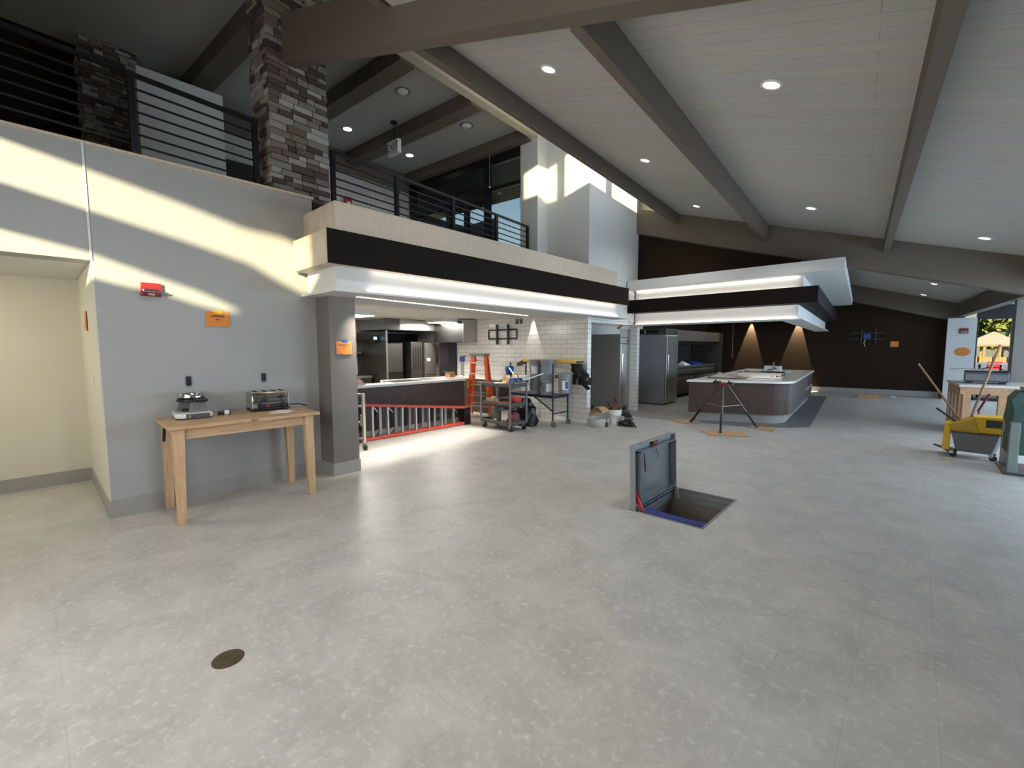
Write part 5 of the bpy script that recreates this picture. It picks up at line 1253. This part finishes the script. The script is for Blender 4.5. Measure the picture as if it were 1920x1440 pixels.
t = thing('timber_counter', 'unfinished timber counter stand with pale top before the far window', 'counter', (.95, 11.2, 0), GA)
MB().box(-.42, .75, -.62, .72, .82, .86).build('top', mat('pale grey top', (190, 184, 176), .5, noise=.06), t, bevel=.004)
MB().box(-.40, .72, -.60, -.56, .70, .82).build('front_rail', MT['oak'], t)
MB().box(-.40, -.36, -.56, .68, .0, .82).build('side_panel', MT['oak'], t)
for y in (-.30, .05, .40): MB().box(-.405, -.40, y, y + .10, .12 if y > 0 else .3, .66).build('plaster_patch', MT['white'], t)
for x in (-.36, .05, .62):
    MB().box(x, x + .09, -.60, -.51, 0, .70).build('leg', MT['oak'], t)
MB().box(.62, .71, .58, .67, 0, .82).build('leg', MT['oak'], t)
t = thing('printer', 'low grey boxy printer on the timber counter with a flat tray on top', 'printer', (.93, 11.15, .861), R(-4))
MB().box(-.27, .26, -.20, .20, .03, .20).build('body', MT['greyd'], t, bevel=.015)
MB().box(-.25, .24, -.205, -.20, .06, .16).build('front_face', MT['grey'], t)
MB().box(-.24, -.16, -.16, .16, 0, .03).build('foot', MT['black'], t); MB().box(.15, .23, -.16, .16, 0, .03).build('foot', MT['black'], t)
MB().box(-.27, .26, -.20, .20, .20, .225).build('lid', MT['black'], t, bevel=.008)
t2 = thing('serving_tray', 'pale flat tray resting on top of the grey printer', 'tray', (.84, 11.12, 1.0865), R(-6))
MB().box(-.36, .22, -.16, .16, 0, .018).build('plate', MT['alu'], t2, bevel=.004)
MB().tube([(.02, -.12, .018), (.10, -.12, .06), (.22, -.12, .06), (.27, -.12, .02)], .008).build('handle', MT['black'], t2)
# terrace railing and what lies outside the far window
def railing2(x0, x1, y, z0, z1):
    t = thing('terrace_railing', 'black terrace railing outside the far window', 'railing', (x0, y, z0))
    MB().box(0, x1 - x0, -.02, .02, z1 - z0 - .05, z1 - z0).build('top_rail', MT['steel'], t)
    for k in range(7): MB().box(0, x1 - x0, -.008, .008, .10 + k * .11, .115 + k * .11).build('rail_bar', MT['blackm'], t)
    k = 0; x = 0.05
    while x < x1 - x0:
        MB().box(x - .025, x + .025, -.025, .025, 0, z1 - z0 - .05).build('post', MT['blackm'], t); x += .42
railing2(.95, 4.2, 18.9, 0, 1.02)
struct('floor_terrace', MB().box(-3, 9, 18.16, 22, -.12, -.01), mat('terrace concrete', (150, 152, 160), .8, noise=.1))
struct('ground_drive', MB().box(-30, 60, 22, 62, -.3, -.05), mat('pale blue grey drive', (176, 184, 198), .8, noise=.08, nscale=.5))
struct('ground', MB().hull([(-40, 62, -.4), (90, 62, -.4), (140, 240, -6), (-60, 240, -6)], [(-40, 62, -.06), (90, 62, -.06), (140, 240, -5), (-60, 240, -5)]), mat('dry yellow ground', (188, 160, 96), .95, noise=.25, nscale=.6))
t = thing('utility_cabinet', 'small bright red box outside the far window', 'box', (1.95, 21.4, -.01))
MB().box(-.12, .12, -.1, .1, 0, 1.0).build('post', MT['steel'], t); MB().box(-.17, .17, -.12, .12, .62, 1.0).build('box', MT['red'], t, bevel=.02)
t = thing('pavilion', 'timber pavilion with pale gable roof outside the far window', 'pavilion', (9.4, 108, -1.65))
pw = mat('pale pavilion siding', (150, 146, 142), .8, noise=.08); po = mat('yellow sunlit timber', (150, 128, 84), .7, noise=.1)
for x in (-2.6, -.9, .9, 2.6):
    for y in (0, 5): MB().box(x - .14, x + .14, y - .14, y + .14, 0, 3.6).build('post', po, t)
MB().hull([(-3.7, -.5, 3.4), (3.7, -.5, 3.4), (3.7, 5.7, 3.4), (-3.7, 5.7, 3.4)], [(-.05, -.5, 5.6), (.05, -.5, 5.6), (.05, 5.7, 5.6), (-.05, 5.7, 5.6)]).build('roof', pw, t)
MB().box(-3.4, 3.4, -.4, -.2, 3.15, 3.4).build('fascia_board', po, t)
MB().box(-2.6, 2.6, 5.1, 5.2, 0, 1.3).build('half_wall', MT['oak'], t)
leaf = mat('sunlit leaves', (112, 120, 58), .9, noise=.5, nscale=1.2); leafd = mat('dark leaves', (84, 98, 40), .9, noise=.5, nscale=1.2)
for i, (x, y, h, r, l) in enumerate(((3, 132, 13.5, 5.0, 'broad green tree left behind the pavilion'), (13.5, 140, 14.5, 5.2, 'yellow green tree directly behind the pavilion'), (24, 134, 13.5, 6.0, 'bright tree right behind the pavilion'))):
    t = thing('tree', l, 'tree', (x, y, -2.4 - (y - 132) * .03), 0, 'trees behind the pavilion')
    MB().tube([(0, 0, 0), (.1, 0, h * .5)], [.4, .25], 10).build('trunk', MT['wooddk'], t)
    rnd = random.Random(50 + i); vs = []; fs = []
    for q in range(1500):
        a = rnd.uniform(0, 2 * PI); ph = math.acos(rnd.uniform(-.95, 1)); rr = r * rnd.uniform(.6, 1.0)
        c = Vector((rr * math.sin(ph) * math.cos(a), rr * math.sin(ph) * math.sin(a), h * .55 + rr * .95 * math.cos(ph)))
        e1 = Vector((rnd.uniform(-1, 1), rnd.uniform(-1, 1), rnd.uniform(-1, 1))).normalized() * .6; e2 = e1.orthogonal().normalized() * .45
        k = len(vs); vs += [c - e1, c + e2, c + e1, c - e2]; fs.append((k, k + 1, k + 2, k + 3))
    MB().add(vs, fs).build('foliage', leaf if i % 2 else leafd, t)

tag(MB().prism([(-.06, -.04), (.06, -.03), (.05, .04), (-.05, .03)], 0, .02).build('paper_scrap', MT['paper'], None), 'tiny white scrap on the floor before the far brown wall', 'paper').location = (-.40, 17.2, .001)
